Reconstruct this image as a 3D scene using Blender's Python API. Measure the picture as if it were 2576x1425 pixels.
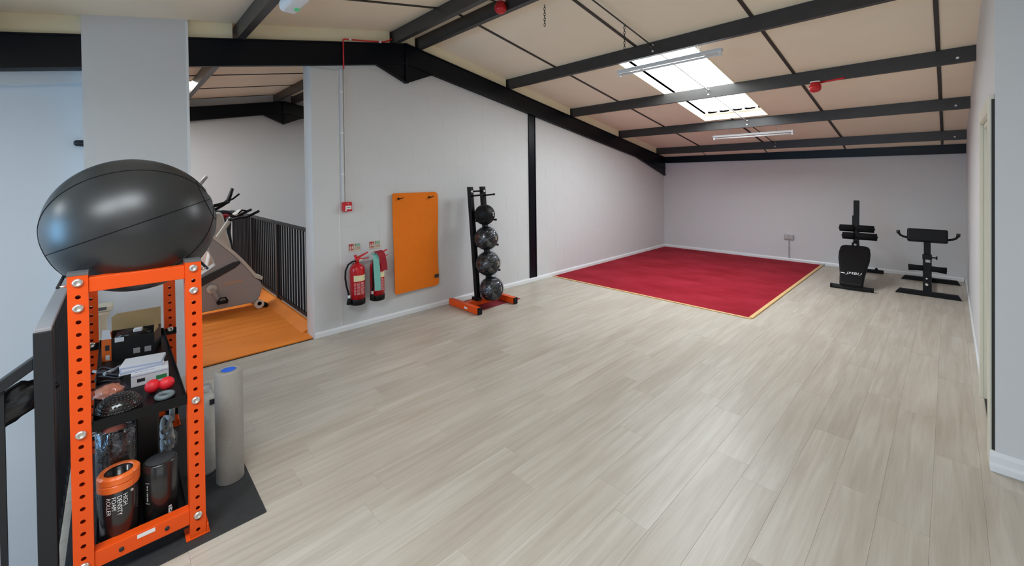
import bpy, bmesh, math, random
from mathutils import Vector, Matrix, noise

random.seed(7)
S = bpy.context.scene
for o in list(bpy.data.objects):
    bpy.data.objects.remove(o, do_unlink=True)
COL = S.collection
PI = math.pi
RAD = math.radians

# ------------------------------------------------------------------ camera
FPX, CX, CY, CAMH = 1050.4, 1288.0, 454.77, 1.68
yaw, pitch, roll = RAD(46.333), RAD(-0.57), RAD(-0.694)
fw = Vector((math.cos(yaw) * math.cos(pitch), math.sin(yaw) * math.cos(pitch), math.sin(pitch)))
r0 = Vector((math.sin(yaw), -math.cos(yaw), 0))
u0 = r0.cross(fw)
rr = math.cos(roll) * r0 + math.sin(roll) * u0
uu = -math.sin(roll) * r0 + math.cos(roll) * u0
cam = bpy.data.cameras.new('camera')
cam.sensor_fit = 'HORIZONTAL'
cam.sensor_width = 36.0
cam.lens = FPX * 36.0 / 2576.0
cam.shift_y = (CY - 712.5) / 2576.0
cam.clip_start = 0.02
cam.clip_end = 100
camo = bpy.data.objects.new('camera', cam)
COL.objects.link(camo)
M = Matrix((rr, uu, -fw)).transposed().to_4x4()
M.translation = Vector((0, 0, CAMH))
camo.matrix_world = M
S.camera = camo

# ------------------------------------------------------------------ world, light, exposure
S.view_settings.view_transform = 'Standard'
S.view_settings.look = 'None'
S.view_settings.exposure = -0.2
S.view_settings.gamma = 1.0
S.view_settings.use_curve_mapping = False
W = bpy.data.worlds.new('sky')
S.world = W
W.use_nodes = True
bg = W.node_tree.nodes['Background']
bg.inputs[0].default_value = (0.75, 0.86, 1.0, 1)
bg.inputs[1].default_value = 1.0

SKY_EMIT = 20.0          # brightness of the overcast sky seen in the roof light sheets


def area_light(name, loc, rot, sx, sy, power, col):
    l = bpy.data.lights.new(name, 'AREA')
    l.shape = 'RECTANGLE'
    l.size, l.size_y = sx, sy
    l.energy = power
    l.color = col
    o = bpy.data.objects.new(name, l)
    COL.objects.link(o)
    o.location = loc
    o.rotation_euler = rot
    return o


# added lamps supplying daylight, set at invented windows out of view
area_light('added_west_daylight', (-4.0, 0.4, 1.55), (0, RAD(-90), 0), 1.5, 4.2, 4, (1.0, 0.97, 0.94))
area_light('added_south_daylight', (-0.6, -3.9, 1.55), (RAD(90), 0, 0), 5.0, 1.5, 14, (1.0, 0.97, 0.94))
area_light('added_stair_daylight', (-4.0, 3.6, 1.3), (0, RAD(-90), 0), 1.5, 1.7, 98, (0.25, 0.6, 1.0))
area_light('added_bay_daylight', (-4.0, 7.3, 1.5), (0, RAD(-90), 0), 1.5, 3.0, 5, (0.75, 0.87, 1.0))


# ------------------------------------------------------------------ materials
def s2l(c):
    return tuple(((x / 255) / 12.92 if x / 255 <= 0.04045 else ((x / 255 + 0.055) / 1.055) ** 2.4) for x in c)


def mat(name, col, rough=0.6, metal=0.0, spec=0.5, coat=0.0, nscale=0, namt=0.0, bump=0.0, bscale=None, alpha=None):
    m = bpy.data.materials.new(name)
    m.use_nodes = True
    nt = m.node_tree
    b = nt.nodes['Principled BSDF']
    b.inputs['Base Color'].default_value = (*col, 1)
    b.inputs['Roughness'].default_value = rough
    b.inputs['Metallic'].default_value = metal
    b.inputs['Specular IOR Level'].default_value = spec
    b.inputs['Coat Weight'].default_value = coat
    if nscale:
        tc = nt.nodes.new('ShaderNodeTexCoord')
        n = nt.nodes.new('ShaderNodeTexNoise')
        n.inputs['Scale'].default_value = nscale
        n.inputs['Detail'].default_value = 4
        nt.links.new(tc.outputs['Object'], n.inputs['Vector'])
        mx = nt.nodes.new('ShaderNodeMix')
        mx.data_type = 'RGBA'
        mx.inputs[6].default_value = (*[c * (1 - namt) for c in col], 1)
        mx.inputs[7].default_value = (*[min(1, c * (1 + namt)) for c in col], 1)
        nt.links.new(n.outputs['Fac'], mx.inputs[0])
        nt.links.new(mx.outputs[2], b.inputs['Base Color'])
    if bump:
        tc = nt.nodes.new('ShaderNodeTexCoord')
        n = nt.nodes.new('ShaderNodeTexNoise')
        n.inputs['Scale'].default_value = bscale or 60
        n.inputs['Detail'].default_value = 5
        nt.links.new(tc.outputs['Object'], n.inputs['Vector'])
        bp = nt.nodes.new('ShaderNodeBump')
        bp.inputs['Strength'].default_value = bump
        bp.inputs['Distance'].default_value = 0.01
        nt.links.new(n.outputs['Fac'], bp.inputs['Height'])
        nt.links.new(bp.outputs['Normal'], b.inputs['Normal'])
    return m


MT = {}
MT['wall'] = mat('painted_blockwork', (0.65, 0.655, 0.66), 0.55, bump=0.12, bscale=90, nscale=3, namt=0.03)
MT['plaster'] = mat('painted_plaster', (0.66, 0.66, 0.665), 0.6, bump=0.05, bscale=40, nscale=1.5, namt=0.02)
MT['skirt'] = mat('white_gloss_wood', (0.8, 0.81, 0.82), 0.35)
MT['creamwood'] = mat('cream_gloss_wood', (0.74, 0.7, 0.58), 0.4)
MT['ceil'] = mat('insulation_board', (0.92, 0.80, 0.63), 0.8, nscale=2, namt=0.05)
MT['infill'] = mat('cream_infill_board', (0.93, 0.84, 0.61), 0.75, nscale=6, namt=0.08)
MT['purlin'] = mat('dark_brown_paint', (0.045, 0.041, 0.039), 0.36, spec=0.4, nscale=9, namt=0.25)
MT['navy'] = mat('navy_black_gloss', (0.0025, 0.0035, 0.007), 0.33, spec=0.22)
MT['strip'] = mat('dark_joint_strip', (0.04, 0.034, 0.028), 0.6)
MT['deck'] = mat('roof_deck', (0.2, 0.18, 0.15), 0.9)
MT['slab'] = mat('subfloor_slab', (0.12, 0.1, 0.085), 0.9)
MT['darkgrey'] = mat('charcoal_powder_coat', (0.016, 0.018, 0.021), 0.5, spec=0.35)
MT['railtoplit'] = mat('charcoal_top_light', (0.30, 0.31, 0.33), 0.38)  # charcoal rail top, with the light falling on it painted into the colour
MT['orange'] = mat('orange_powder_coat', (0.84, 0.086, 0.006), 0.42, spec=0.3, nscale=5, namt=0.06)
MT['orangeplas'] = mat('orange_plastic', (0.85, 0.16, 0.025), 0.35)
MT['black'] = mat('black_powder_coat', (0.004, 0.004, 0.0045), 0.45, spec=0.25)
MT['blackmatte'] = mat('black_foam', (0.005, 0.005, 0.006), 0.8, spec=0.2)
MT['vinylblack'] = mat('black_vinyl', (0.004, 0.004, 0.005), 0.5, spec=0.25, bump=0.1, bscale=200)
MT['rubber'] = mat('black_rubber_sheet', (0.028, 0.029, 0.03), 0.7, nscale=30, namt=0.35, bump=0.1, bscale=150)
MT['ball'] = mat('black_ball_vinyl', (0.022, 0.023, 0.0235), 0.36, spec=0.6, bump=0.02, bscale=25)
MT['bolt'] = mat('zinc_bolt', (0.72, 0.7, 0.66), 0.35, metal=0.85)
MT['chrome'] = mat('chrome', (0.75, 0.75, 0.76), 0.2, metal=1)
MT['cap'] = mat('grey_end_cap', (0.12, 0.12, 0.125), 0.5)
MT['white'] = mat('white_plastic', (0.82, 0.82, 0.82), 0.4)
MT['paper'] = mat('white_paper', (0.8, 0.81, 0.85), 0.7)
MT['paperblue'] = mat('pale_blue_paper', (0.45, 0.52, 0.68), 0.7)
MT['ink'] = mat('dark_print', (0.02, 0.02, 0.025), 0.6)
MT['green'] = mat('green_print', (0.04, 0.25, 0.09), 0.6)
MT['redball'] = mat('red_rubber', (0.72, 0.015, 0.025), 0.5)
MT['greyrub'] = mat('grey_rubber', (0.13, 0.17, 0.18), 0.45)
MT['card'] = mat('brown_cardboard', (0.42, 0.28, 0.13), 0.85, nscale=20, namt=0.08)
MT['cardblack'] = mat('black_printed_card', (0.012, 0.011, 0.011), 0.45)
MT['cream'] = mat('cream_plastic', (0.75, 0.68, 0.52), 0.5)
MT['greyfoam'] = mat('grey_speckled_foam', (0.36, 0.335, 0.30), 0.85, nscale=180, namt=0.22, bump=0.15, bscale=250)
MT['bluefoam'] = mat('blue_foam', (0.02, 0.13, 0.75), 0.7)
MT['red'] = mat('red_gloss_paint', (0.55, 0.008, 0.014), 0.28)
MT['redplas'] = mat('red_plastic', (0.62, 0.012, 0.018), 0.35)
MT['redcloth'] = mat('dark_red_band', (0.33, 0.004, 0.018), 0.7)
MT['teal'] = mat('teal_band', (0.20, 0.52, 0.46), 0.7)
MT['label'] = mat('cream_label', (0.80, 0.74, 0.45), 0.5)
MT['print'] = mat('pink_white_print', (0.75, 0.45, 0.45), 0.5)
MT['signgreen'] = mat('sign_green', (0.2, 0.45, 0.33), 0.5)
MT['signcream'] = mat('sign_cream', (0.68, 0.62, 0.5), 0.5)
MT['signbrown'] = mat('sign_tan', (0.5, 0.33, 0.22), 0.5)
MT['signred'] = mat('sign_red', (0.42, 0.03, 0.03), 0.5)
MT['orangemat'] = mat('orange_foam_mat', (0.86, 0.2, 0.014), 0.8, spec=0.2, nscale=8, namt=0.05, bump=0.08, bscale=120)
MT['orangefloor'] = mat('orange_rubber_floor', (0.95, 0.27, 0.03), 0.55, spec=0.25, nscale=4, namt=0.08)
MT['edging'] = mat('pale_wood_edging', (0.72, 0.47, 0.2), 0.5, nscale=14, namt=0.15)
MT['maroon'] = mat('maroon_mat', (0.22, 0.012, 0.022), 0.8)
MT['bikegrey'] = mat('bike_grey_plastic', (0.46, 0.44, 0.44), 0.45)
MT['bikelight'] = mat('bike_light_plastic', (0.78, 0.75, 0.68), 0.4)
MT['bikedark'] = mat('bike_dark_plastic', (0.03, 0.034, 0.04), 0.45)
MT['bikepink'] = mat('bike_badge', (0.62, 0.42, 0.32), 0.5)
MT['cord'] = mat('grey_cord', (0.35, 0.36, 0.37), 0.6)
MT['core'] = mat('salmon_core', (0.75, 0.2, 0.13), 0.6)
MT['bagblack'] = mat('black_bin_bag', (0.008, 0.008, 0.01), 0.3)
MT['wrapblack'] = mat('black_wrapped_foam', (0.014, 0.013, 0.013), 0.22, spec=0.7, bump=0.12, bscale=14)
MT['groundfloor'] = mat('pale_vinyl_floor', (0.62, 0.66, 0.68), 0.5)
MT['sock'] = mat('grey_socket_plastic', (0.42, 0.39, 0.38), 0.4)
MT['thresholdgapshade'] = mat('dark_threshold_gap_shade', (0.03, 0.025, 0.022), 0.7)  # threshold colour, also paints the shade in the gap beside the architrave
MT['foamcream'] = mat('cream_foam_roll', (0.62, 0.59, 0.50), 0.6, nscale=25, namt=0.15)
MT['orangebag'] = mat('orange_wrapped_band', (0.8, 0.25, 0.14), 0.4, nscale=18, namt=0.5)
MT['glowgreen'] = mat('green_indicator', (0.1, 0.8, 0.3), 0.4)
MT['closure'] = mat('beige_closure_foam', (0.55, 0.38, 0.22), 0.8)


def clear_wrap():
    m = bpy.data.materials.new('clear_plastic_wrap')
    m.use_nodes = True
    nt = m.node_tree
    nt.nodes.clear()
    out = nt.nodes.new('ShaderNodeOutputMaterial')
    mix = nt.nodes.new('ShaderNodeMixShader')
    tr = nt.nodes.new('ShaderNodeBsdfTransparent')
    tr.inputs[0].default_value = (0.93, 0.94, 0.96, 1)
    gl = nt.nodes.new('ShaderNodeBsdfGlossy')
    gl.inputs['Color'].default_value = (0.85, 0.88, 0.95, 1)
    gl.inputs['Roughness'].default_value = 0.14
    tc = nt.nodes.new('ShaderNodeTexCoord')
    n = nt.nodes.new('ShaderNodeTexNoise')
    n.inputs['Scale'].default_value = 14
    n.inputs['Detail'].default_value = 3
    n.inputs['Distortion'].default_value = 1.5
    nt.links.new(tc.outputs['Object'], n.inputs['Vector'])
    bp = nt.nodes.new('ShaderNodeBump')
    bp.inputs['Strength'].default_value = 0.9
    bp.inputs['Distance'].default_value = 0.02
    nt.links.new(n.outputs['Fac'], bp.inputs['Height'])
    nt.links.new(bp.outputs['Normal'], gl.inputs['Normal'])
    cr = nt.nodes.new('ShaderNodeMapRange')
    cr.inputs['From Min'].default_value = 0.42
    cr.inputs['From Max'].default_value = 0.75
    cr.inputs['To Min'].default_value = 0.03
    cr.inputs['To Max'].default_value = 0.2
    nt.links.new(n.outputs['Fac'], cr.inputs['Value'])
    nt.links.new(cr.outputs[0], mix.inputs[0])
    nt.links.new(tr.outputs[0], mix.inputs[1])
    nt.links.new(gl.outputs[0], mix.inputs[2])
    nt.links.new(mix.outputs[0], out.inputs[0])
    return m


MT['wrap'] = clear_wrap()


def skylight_mat():
    m = bpy.data.materials.new('translucent_rooflight')
    m.use_nodes = True
    nt = m.node_tree
    nt.nodes.clear()
    out = nt.nodes.new('ShaderNodeOutputMaterial')
    em = nt.nodes.new('ShaderNodeEmission')
    em.inputs[0].default_value = (0.86, 0.94, 1.0, 1)
    em.inputs[1].default_value = SKY_EMIT
    nt.links.new(em.outputs[0], out.inputs[0])
    return m


MT['sky'] = skylight_mat()


def plank_mat():
    m = bpy.data.materials.new('pale_oak_plank')
    m.use_nodes = True
    nt = m.node_tree
    L = nt.links.new
    b = nt.nodes['Principled BSDF']
    b.inputs['Roughness'].default_value = 0.4
    b.inputs['Specular IOR Level'].default_value = 0.45
    tc = nt.nodes.new('ShaderNodeTexCoord')
    oi = nt.nodes.new('ShaderNodeObjectInfo')
    # per plank offset so that no two boards share their grain
    mul = nt.nodes.new('ShaderNodeMath'); mul.operation = 'MULTIPLY'
    mul.inputs[1].default_value = 57.0
    L(oi.outputs['Random'], mul.inputs[0])
    cmb = nt.nodes.new('ShaderNodeCombineXYZ')
    L(mul.outputs[0], cmb.inputs[0]); L(mul.outputs[0], cmb.inputs[1]); L(mul.outputs[0], cmb.inputs[2])
    add = nt.nodes.new('ShaderNodeVectorMath'); add.operation = 'ADD'
    L(tc.outputs['Object'], add.inputs[0]); L(cmb.outputs[0], add.inputs[1])
    sc = nt.nodes.new('ShaderNodeVectorMath'); sc.operation = 'MULTIPLY'
    sc.inputs[1].default_value = (1.3, 22.0, 1.0)
    L(add.outputs[0], sc.inputs[0])
    n1 = nt.nodes.new('ShaderNodeTexNoise')
    n1.inputs['Scale'].default_value = 1.0; n1.inputs['Detail'].default_value = 6; n1.inputs['Distortion'].default_value = 0.9
    L(sc.outputs[0], n1.inputs['Vector'])
    sc2 = nt.nodes.new('ShaderNodeVectorMath'); sc2.operation = 'MULTIPLY'
    sc2.inputs[1].default_value = (1.1, 4.0, 1.0)
    L(add.outputs[0], sc2.inputs[0])
    n2 = nt.nodes.new('ShaderNodeTexNoise')
    n2.inputs['Scale'].default_value = 1.2; n2.inputs['Detail'].default_value = 2
    L(sc2.outputs[0], n2.inputs['Vector'])
    sc3 = nt.nodes.new('ShaderNodeVectorMath'); sc3.operation = 'MULTIPLY'
    sc3.inputs[1].default_value = (5.0, 130.0, 1.0)
    L(add.outputs[0], sc3.inputs[0])
    n3 = nt.nodes.new('ShaderNodeTexNoise')
    n3.inputs['Scale'].default_value = 1.0; n3.inputs['Detail'].default_value = 2
    L(sc3.outputs[0], n3.inputs['Vector'])
    r1 = nt.nodes.new('ShaderNodeValToRGB')
    r1.color_ramp.elements[0].position = 0.33; r1.color_ramp.elements[0].color = (0.485, 0.43, 0.36, 1)
    r1.color_ramp.elements[1].position = 0.66; r1.color_ramp.elements[1].color = (0.58, 0.53, 0.455, 1)
    L(n1.outputs['Fac'], r1.inputs[0])
    r2 = nt.nodes.new('ShaderNodeValToRGB')
    r2.color_ramp.elements[0].position = 0.35; r2.color_ramp.elements[0].color = (0.89, 0.86, 0.83, 1)
    r2.color_ramp.elements[1].position = 0.65; r2.color_ramp.elements[1].color = (1.0, 1.0, 1.0, 1)
    L(n2.outputs['Fac'], r2.inputs[0])
    mx = nt.nodes.new('ShaderNodeMix'); mx.data_type = 'RGBA'; mx.blend_type = 'MULTIPLY'; mx.inputs[0].default_value = 1.0
    L(r1.outputs[0], mx.inputs[6]); L(r2.outputs[0], mx.inputs[7])
    r3 = nt.nodes.new('ShaderNodeValToRGB')
    r3.color_ramp.elements[0].position = 0.3; r3.color_ramp.elements[0].color = (0.94, 0.93, 0.92, 1)
    r3.color_ramp.elements[1].position = 0.6; r3.color_ramp.elements[1].color = (1, 1, 1, 1)
    L(n3.outputs['Fac'], r3.inputs[0])
    mx2 = nt.nodes.new('ShaderNodeMix'); mx2.data_type = 'RGBA'; mx2.blend_type = 'MULTIPLY'; mx2.inputs[0].default_value = 1.0
    L(mx.outputs[2], mx2.inputs[6]); L(r3.outputs[0], mx2.inputs[7])
    hv = nt.nodes.new('ShaderNodeMapRange')
    hv.inputs['To Min'].default_value = 0.96; hv.inputs['To Max'].default_value = 1.03
    L(oi.outputs['Random'], hv.inputs['Value'])
    hs = nt.nodes.new('ShaderNodeHueSaturation')
    L(mx2.outputs[2], hs.inputs['Color']); L(hv.outputs[0], hs.inputs['Value'])
    L(hs.outputs[0], b.inputs['Base Color'])
    bp = nt.nodes.new('ShaderNodeBump'); bp.inputs['Strength'].default_value = 0.08; bp.inputs['Distance'].default_value = 0.004
    L(n3.outputs['Fac'], bp.inputs['Height']); L(bp.outputs['Normal'], b.inputs['Normal'])
    return m


MT['plank'] = plank_mat()


def carpet_mat():
    m = bpy.data.materials.new('worn_red_carpet')
    m.use_nodes = True
    nt = m.node_tree
    L = nt.links.new
    b = nt.nodes['Principled BSDF']
    b.inputs['Roughness'].default_value = 0.92
    b.inputs['Specular IOR Level'].default_value = 0.15
    b.inputs['Sheen Weight'].default_value = 0.06
    b.inputs['Sheen Tint'].default_value = (1, 0.35, 0.4, 1)
    tc = nt.nodes.new('ShaderNodeTexCoord')
    sc = nt.nodes.new('ShaderNodeVectorMath'); sc.operation = 'MULTIPLY'
    sc.inputs[1].default_value = (1.6, 0.9, 1.0)
    L(tc.outputs['Object'], sc.inputs[0])
    n = nt.nodes.new('ShaderNodeTexNoise'); n.inputs['Scale'].default_value = 1.3; n.inputs['Detail'].default_value = 7
    n.inputs['Roughness'].default_value = 0.65
    L(sc.outputs[0], n.inputs['Vector'])
    r = nt.nodes.new('ShaderNodeValToRGB')
    r.color_ramp.elements[0].position = 0.35; r.color_ramp.elements[0].color = (0.235, 0.003, 0.011, 1)
    r.color_ramp.elements[1].position = 0.7; r.color_ramp.elements[1].color = (0.36, 0.018, 0.036, 1)
    L(n.outputs['Fac'], r.inputs[0])
    L(r.outputs[0], b.inputs['Base Color'])
    n2 = nt.nodes.new('ShaderNodeTexNoise'); n2.inputs['Scale'].default_value = 260
    L(tc.outputs['Object'], n2.inputs['Vector'])
    bp = nt.nodes.new('ShaderNodeBump'); bp.inputs['Strength'].default_value = 0.35; bp.inputs['Distance'].default_value = 0.004
    L(n2.outputs['Fac'], bp.inputs['Height']); L(bp.outputs['Normal'], b.inputs['Normal'])
    return m


MT['carpet'] = carpet_mat()


# ------------------------------------------------------------------ mesh helpers
class MB:
    def __init__(s):
        s.v, s.f, s.sm = [], [], []

    def add(s, vs, fs, smooth=False, T=None):
        n = len(s.v)
        for p in vs:
            p = Vector(p)
            s.v.append(tuple(T @ p if T else p))
        for f in fs:
            s.f.append(tuple(i + n for i in f))
            s.sm.append(smooth)
        return s

    def box(s, x0, x1, y0, y1, z0, z1, T=None):
        v = [(x0, y0, z0), (x1, y0, z0), (x1, y1, z0), (x0, y1, z0), (x0, y0, z1), (x1, y0, z1), (x1, y1, z1), (x0, y1, z1)]
        return s.add(v, [(0, 3, 2, 1), (4, 5, 6, 7), (0, 1, 5, 4), (1, 2, 6, 5), (2, 3, 7, 6), (3, 0, 4, 7)], False, T)

    def prism(s, poly, a0, a1, axis='y', T=None, smooth=False):
        # polygon in the two other axes (in order x,z / x,y / y,z), extruded along axis
        def pt(p, a):
            return {'y': (p[0], a, p[1]), 'z': (p[0], p[1], a), 'x': (a, p[0], p[1])}[axis]
        n = len(poly)
        v = [pt(p, a0) for p in poly] + [pt(p, a1) for p in poly]
        f = [tuple(range(n)), tuple(range(2 * n - 1, n - 1, -1))]
        s.add(v, f, False, T)
        base = len(s.v) - 2 * n
        for i in range(n):
            j = (i + 1) % n
            s.f.append((base + i, base + n + i, base + n + j, base + j))
            s.sm.append(smooth)
        return s

    def tube(s, pts, r, n=10, T=None, cap=True, rs=None):
        pts = [Vector(p) for p in pts]
        rings = []
        prev = None
        for i, p in enumerate(pts):
            if i == 0: d = pts[1] - p
            elif i == len(pts) - 1: d = p - pts[i - 1]
            else: d = (pts[i + 1] - p).normalized() + (p - pts[i - 1]).normalized()
            d.normalize()
            if prev is None:
                a = Vector((0, 0, 1)) if abs(d.z) < 0.9 else Vector((1, 0, 0))
                u = d.cross(a).normalized()
            else:
                u = (prev - d * prev.dot(d)).normalized()
            prev = u
            w = d.cross(u)
            R = rs[i] if rs else r
            rings.append([p + R * (math.cos(2 * PI * k / n) * u + math.sin(2 * PI * k / n) * w) for k in range(n)])
        v = [q for ring in rings for q in ring]
        f = []
        for i in range(len(rings) - 1):
            for k in range(n):
                f.append((i * n + k, i * n + (k + 1) % n, (i + 1) * n + (k + 1) % n, (i + 1) * n + k))
        s.add(v, f, True, T)
        if cap:
            b = len(s.v) - len(v)
            s.f.append(tuple(b + k for k in range(n - 1, -1, -1))); s.sm.append(False)
            e = len(s.v) - n
            s.f.append(tuple(e + k for k in range(n))); s.sm.append(False)
        return s

    def lathe(s, prof, n=24, T=None, smooth=True):
        # prof: list of (r, z)
        v, f = [], []
        for r, z in prof:
            for k in range(n):
                a = 2 * PI * k / n
                v.append((r * math.cos(a), r * math.sin(a), z))
        for i in range(len(prof) - 1):
            for k in range(n):
                f.append((i * n + k, i * n + (k + 1) % n, (i + 1) * n + (k + 1) % n, (i + 1) * n + k))
        s.add(v, f, smooth, T)
        b = len(s.v) - len(v)
        if prof[0][0] > 1e-6:
            s.f.append(tuple(b + k for k in range(n - 1, -1, -1))); s.sm.append(False)
        if prof[-1][0] > 1e-6:
            e = len(s.v) - n
            s.f.append(tuple(e + k for k in range(n))); s.sm.append(False)
        return s

    def sphere(s, c, r, nu=24, nv=14, sq=(1, 1, 1), T=None):
        c = Vector(c)
        v, f = [], []
        for i in range(nv + 1):
            t = PI * i / nv
            for k in range(nu):
                a = 2 * PI * k / nu
                v.append(c + Vector((r * sq[0] * math.sin(t) * math.cos(a), r * sq[1] * math.sin(t) * math.sin(a), r * sq[2] * math.cos(t))))
        for i in range(nv):
            for k in range(nu):
                f.append((i * nu + k, (i + 1) * nu + k, (i + 1) * nu + (k + 1) % nu, i * nu + (k + 1) % nu))
        return s.add(v, f, True, T)

    def torus(s, R, r, n=28, m=10, T=None, sq=1.0):
        v, f = [], []
        for i in range(n):
            a = 2 * PI * i / n
            for k in range(m):
                b = 2 * PI * k / m
                rad = R + r * math.cos(b)
                v.append((rad * math.cos(a), rad * sq * math.sin(a), r * math.sin(b)))
        for i in range(n):
            for k in range(m):
                f.append((i * m + k, ((i + 1) % n) * m + k, ((i + 1) % n) * m + (k + 1) % m, i * m + (k + 1) % m))
        return s.add(v, f, True, T)

    def mesh(s, name):
        me = bpy.data.meshes.new(name)
        me.from_pydata(s.v, [], s.f)
        me.polygons.foreach_set('use_smooth', s.sm)
        bm = bmesh.new()
        bm.from_mesh(me)
        bmesh.ops.remove_doubles(bm, verts=bm.verts, dist=1e-6)
        bmesh.ops.recalc_face_normals(bm, faces=bm.faces)
        bm.to_mesh(me)
        bm.free()
        return me

    def build(s, name, m, parent=None, bevel=0, seg=2):
        me = s.mesh(name)
        me.materials.append(MT[m] if isinstance(m, str) else m)
        o = bpy.data.objects.new(name, me)
        COL.objects.link(o)
        o.parent = parent
        if bevel:
            b = o.modifiers.new('bevel', 'BEVEL')
            b.width = bevel
            b.segments = seg
            b.limit_method = 'ANGLE'
            b.angle_limit = RAD(40)
        return o


def tag(o, label=None, cat=None, group=None, kind=None):
    if label: o['label'] = label
    if cat: o['category'] = cat
    if group: o['group'] = group
    if kind: o['kind'] = kind
    return o


def thing(name, label, cat, loc=(0, 0, 0), rz=0, group=None):
    o = bpy.data.objects.new(name, None)
    o.empty_display_size = 0.1
    COL.objects.link(o)
    o.location = loc
    o.rotation_euler = (0, 0, rz)
    return tag(o, label, cat, group)


def inst(name, me, loc, parent, rot=(0, 0, 0), scale=(1, 1, 1)):
    o = bpy.data.objects.new(name, me)
    COL.objects.link(o)
    o.location = loc
    o.rotation_euler = rot
    o.scale = scale
    o.parent = parent
    return o


def Tl(x, y, z):
    return Matrix.Translation((x, y, z))


def Rx(a): return Matrix.Rotation(a, 4, 'X')
def Ry(a): return Matrix.Rotation(a, 4, 'Y')
def Rz(a): return Matrix.Rotation(a, 4, 'Z')


def frame(o, xd, yd, zd):
    m = Matrix((Vector(xd), Vector(yd), Vector(zd))).transposed().to_4x4()
    m.translation = Vector(o)
    return m


def text_geo(body, size, align='LEFT', spacing=1.0, line=1.0, shear=0.0):
    cu = bpy.data.curves.new('lettering', 'FONT')
    cu.body = body
    cu.size = size
    cu.align_x = align
    cu.space_character = spacing
    cu.space_line = line
    cu.shear = shear
    cu.resolution_u = 3
    o = bpy.data.objects.new('lettering', cu)
    COL.objects.link(o)
    dg = bpy.context.evaluated_depsgraph_get()
    me = bpy.data.meshes.new_from_object(o.evaluated_get(dg))
    vs = [v.co.copy() for v in me.vertices]
    fs = [tuple(p.vertices) for p in me.polygons]
    bpy.data.objects.remove(o)
    bpy.data.curves.remove(cu)
    bpy.data.meshes.remove(me)
    return vs, fs


def blob(c, r, sq=(1, 1, 1), amp=0.15, fr=6, seed=0, sub=3):
    bm = bmesh.new()
    bmesh.ops.create_icosphere(bm, subdivisions=sub, radius=1)
    vs = []
    for v in bm.verts:
        p = v.co
        d = 1 + amp * noise.noise(p * fr * 0.5 + Vector((seed, 0, 0))) + amp * 0.5 * noise.noise(p * fr + Vector((0, seed, 0)))
        vs.append(Vector((p.x * r * sq[0] * d, p.y * r * sq[1] * d, p.z * r * sq[2] * d)) + Vector(c))
    fs = [tuple(v.index for v in f.verts) for f in bm.faces]
    bm.free()
    return vs, fs


def rounded(w, h, r, n=5):
    # rounded rectangle outline centred on 0
    pts = []
    for cx, cy, a0 in ((w / 2 - r, h / 2 - r, 0), (-w / 2 + r, h / 2 - r, 90), (-w / 2 + r, -h / 2 + r, 180), (w / 2 - r, -h / 2 + r, 270)):
        for k in range(n + 1):
            a = RAD(a0 + 90 * k / n)
            pts.append((cx + r * math.cos(a), cy + r * math.sin(a)))
    return pts


# ------------------------------------------------------------------ dimensions
YA = 4.60           # face of the long gable wall
XB = 9.29           # face of the end wall
YR = -0.175         # face of the right-hand wall
XC = 3.55           # return of the right-hand wall
XW, YS, YF = -4.1, -4.0, 9.70
RX, RZ, SL = 2.60, 3.46, 0.185


def zc(x):
    return RZ - SL * abs(x - RX)


# ================================================================== FLOOR
slab = MB()
slab.box(-0.25, XB + 0.2, YS - 0.2, YA + 0.05, -0.3, -0.012)
slab.box(XW - 0.2, -0.25, YS - 0.2, 2.42, -0.3, -0.012)
floor = tag(slab.build('floor', 'slab'), kind='structure')

PW, PL = 0.184, 1.326


def plank_mesh(l, w):
    b = MB()
    c = 0.0005
    g = 0.0002
    x0, x1, y0, y1 = g, l - g, g, w - g
    v = [(x0, y0, -0.012), (x1, y0, -0.012), (x1, y1, -0.012), (x0, y1, -0.012),
         (x0, y0, -c), (x1, y0, -c), (x1, y1, -c), (x0, y1, -c),
         (x0 + c, y0 + c, 0), (x1 - c, y0 + c, 0), (x1 - c, y1 - c, 0), (x0 + c, y1 - c, 0)]
    f = []
    for a in (0, 4):
        f += [(a, a + 1, a + 5, a + 4), (a + 1, a + 2, a + 6, a + 5), (a + 2, a + 3, a + 7, a + 6), (a + 3, a, a + 4, a + 7)]
    f.append((8, 9, 10, 11))
    return b.add(v, f)


full = plank_mesh(PL, PW).mesh('plank')
full.materials.append(MT['plank'])
rest = MB()
row0 = 1.168
k = -40
while row0 + k * PW < YA:
    y0 = row0 + k * PW
    k += 1
    if y0 + PW < YS: continue
    w = min(PW, YA - y0)
    near = y0 + PW > YR
    xmax = XB if near else XC
    rk = k - 1
    ph = (3.251 - 0.442 * (rk % 3) - 0.19 * ((rk * 7) % 5)) if rk else 3.251
    ph = ph - math.floor((ph - XW) / PL) * PL - PL
    x = ph
    while x < xmax:
        xs, xe = max(x, XW if y0 + PW < 2.42 else -0.25), min(x + PL, xmax)
        x += PL
        if xe - xs < 0.02: continue
        if near and xe > -0.05 and xe + y0 > 1.2:
            if xe - xs > PL - 1e-4 and w > PW - 1e-4:
                me = full
            else:
                me = plank_mesh(xe - xs, w).mesh('plank')
                me.materials.append(MT['plank'])
            inst('plank', me, (xs, y0, 0), floor)
        else:
            rest.add(plank_mesh(xe - xs, w).v, plank_mesh(xe - xs, w).f, False, Tl(xs, y0, 0))
o = rest.build('plank_field', 'plank', floor)
o['kind'] = 'stuff'

# ground floor seen down the stairwell and over the balcony
tag(MB().box(XW, XB, YS, YF, -3.1, -2.95).build('floor_lower', 'groundfloor'), kind='structure')
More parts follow.
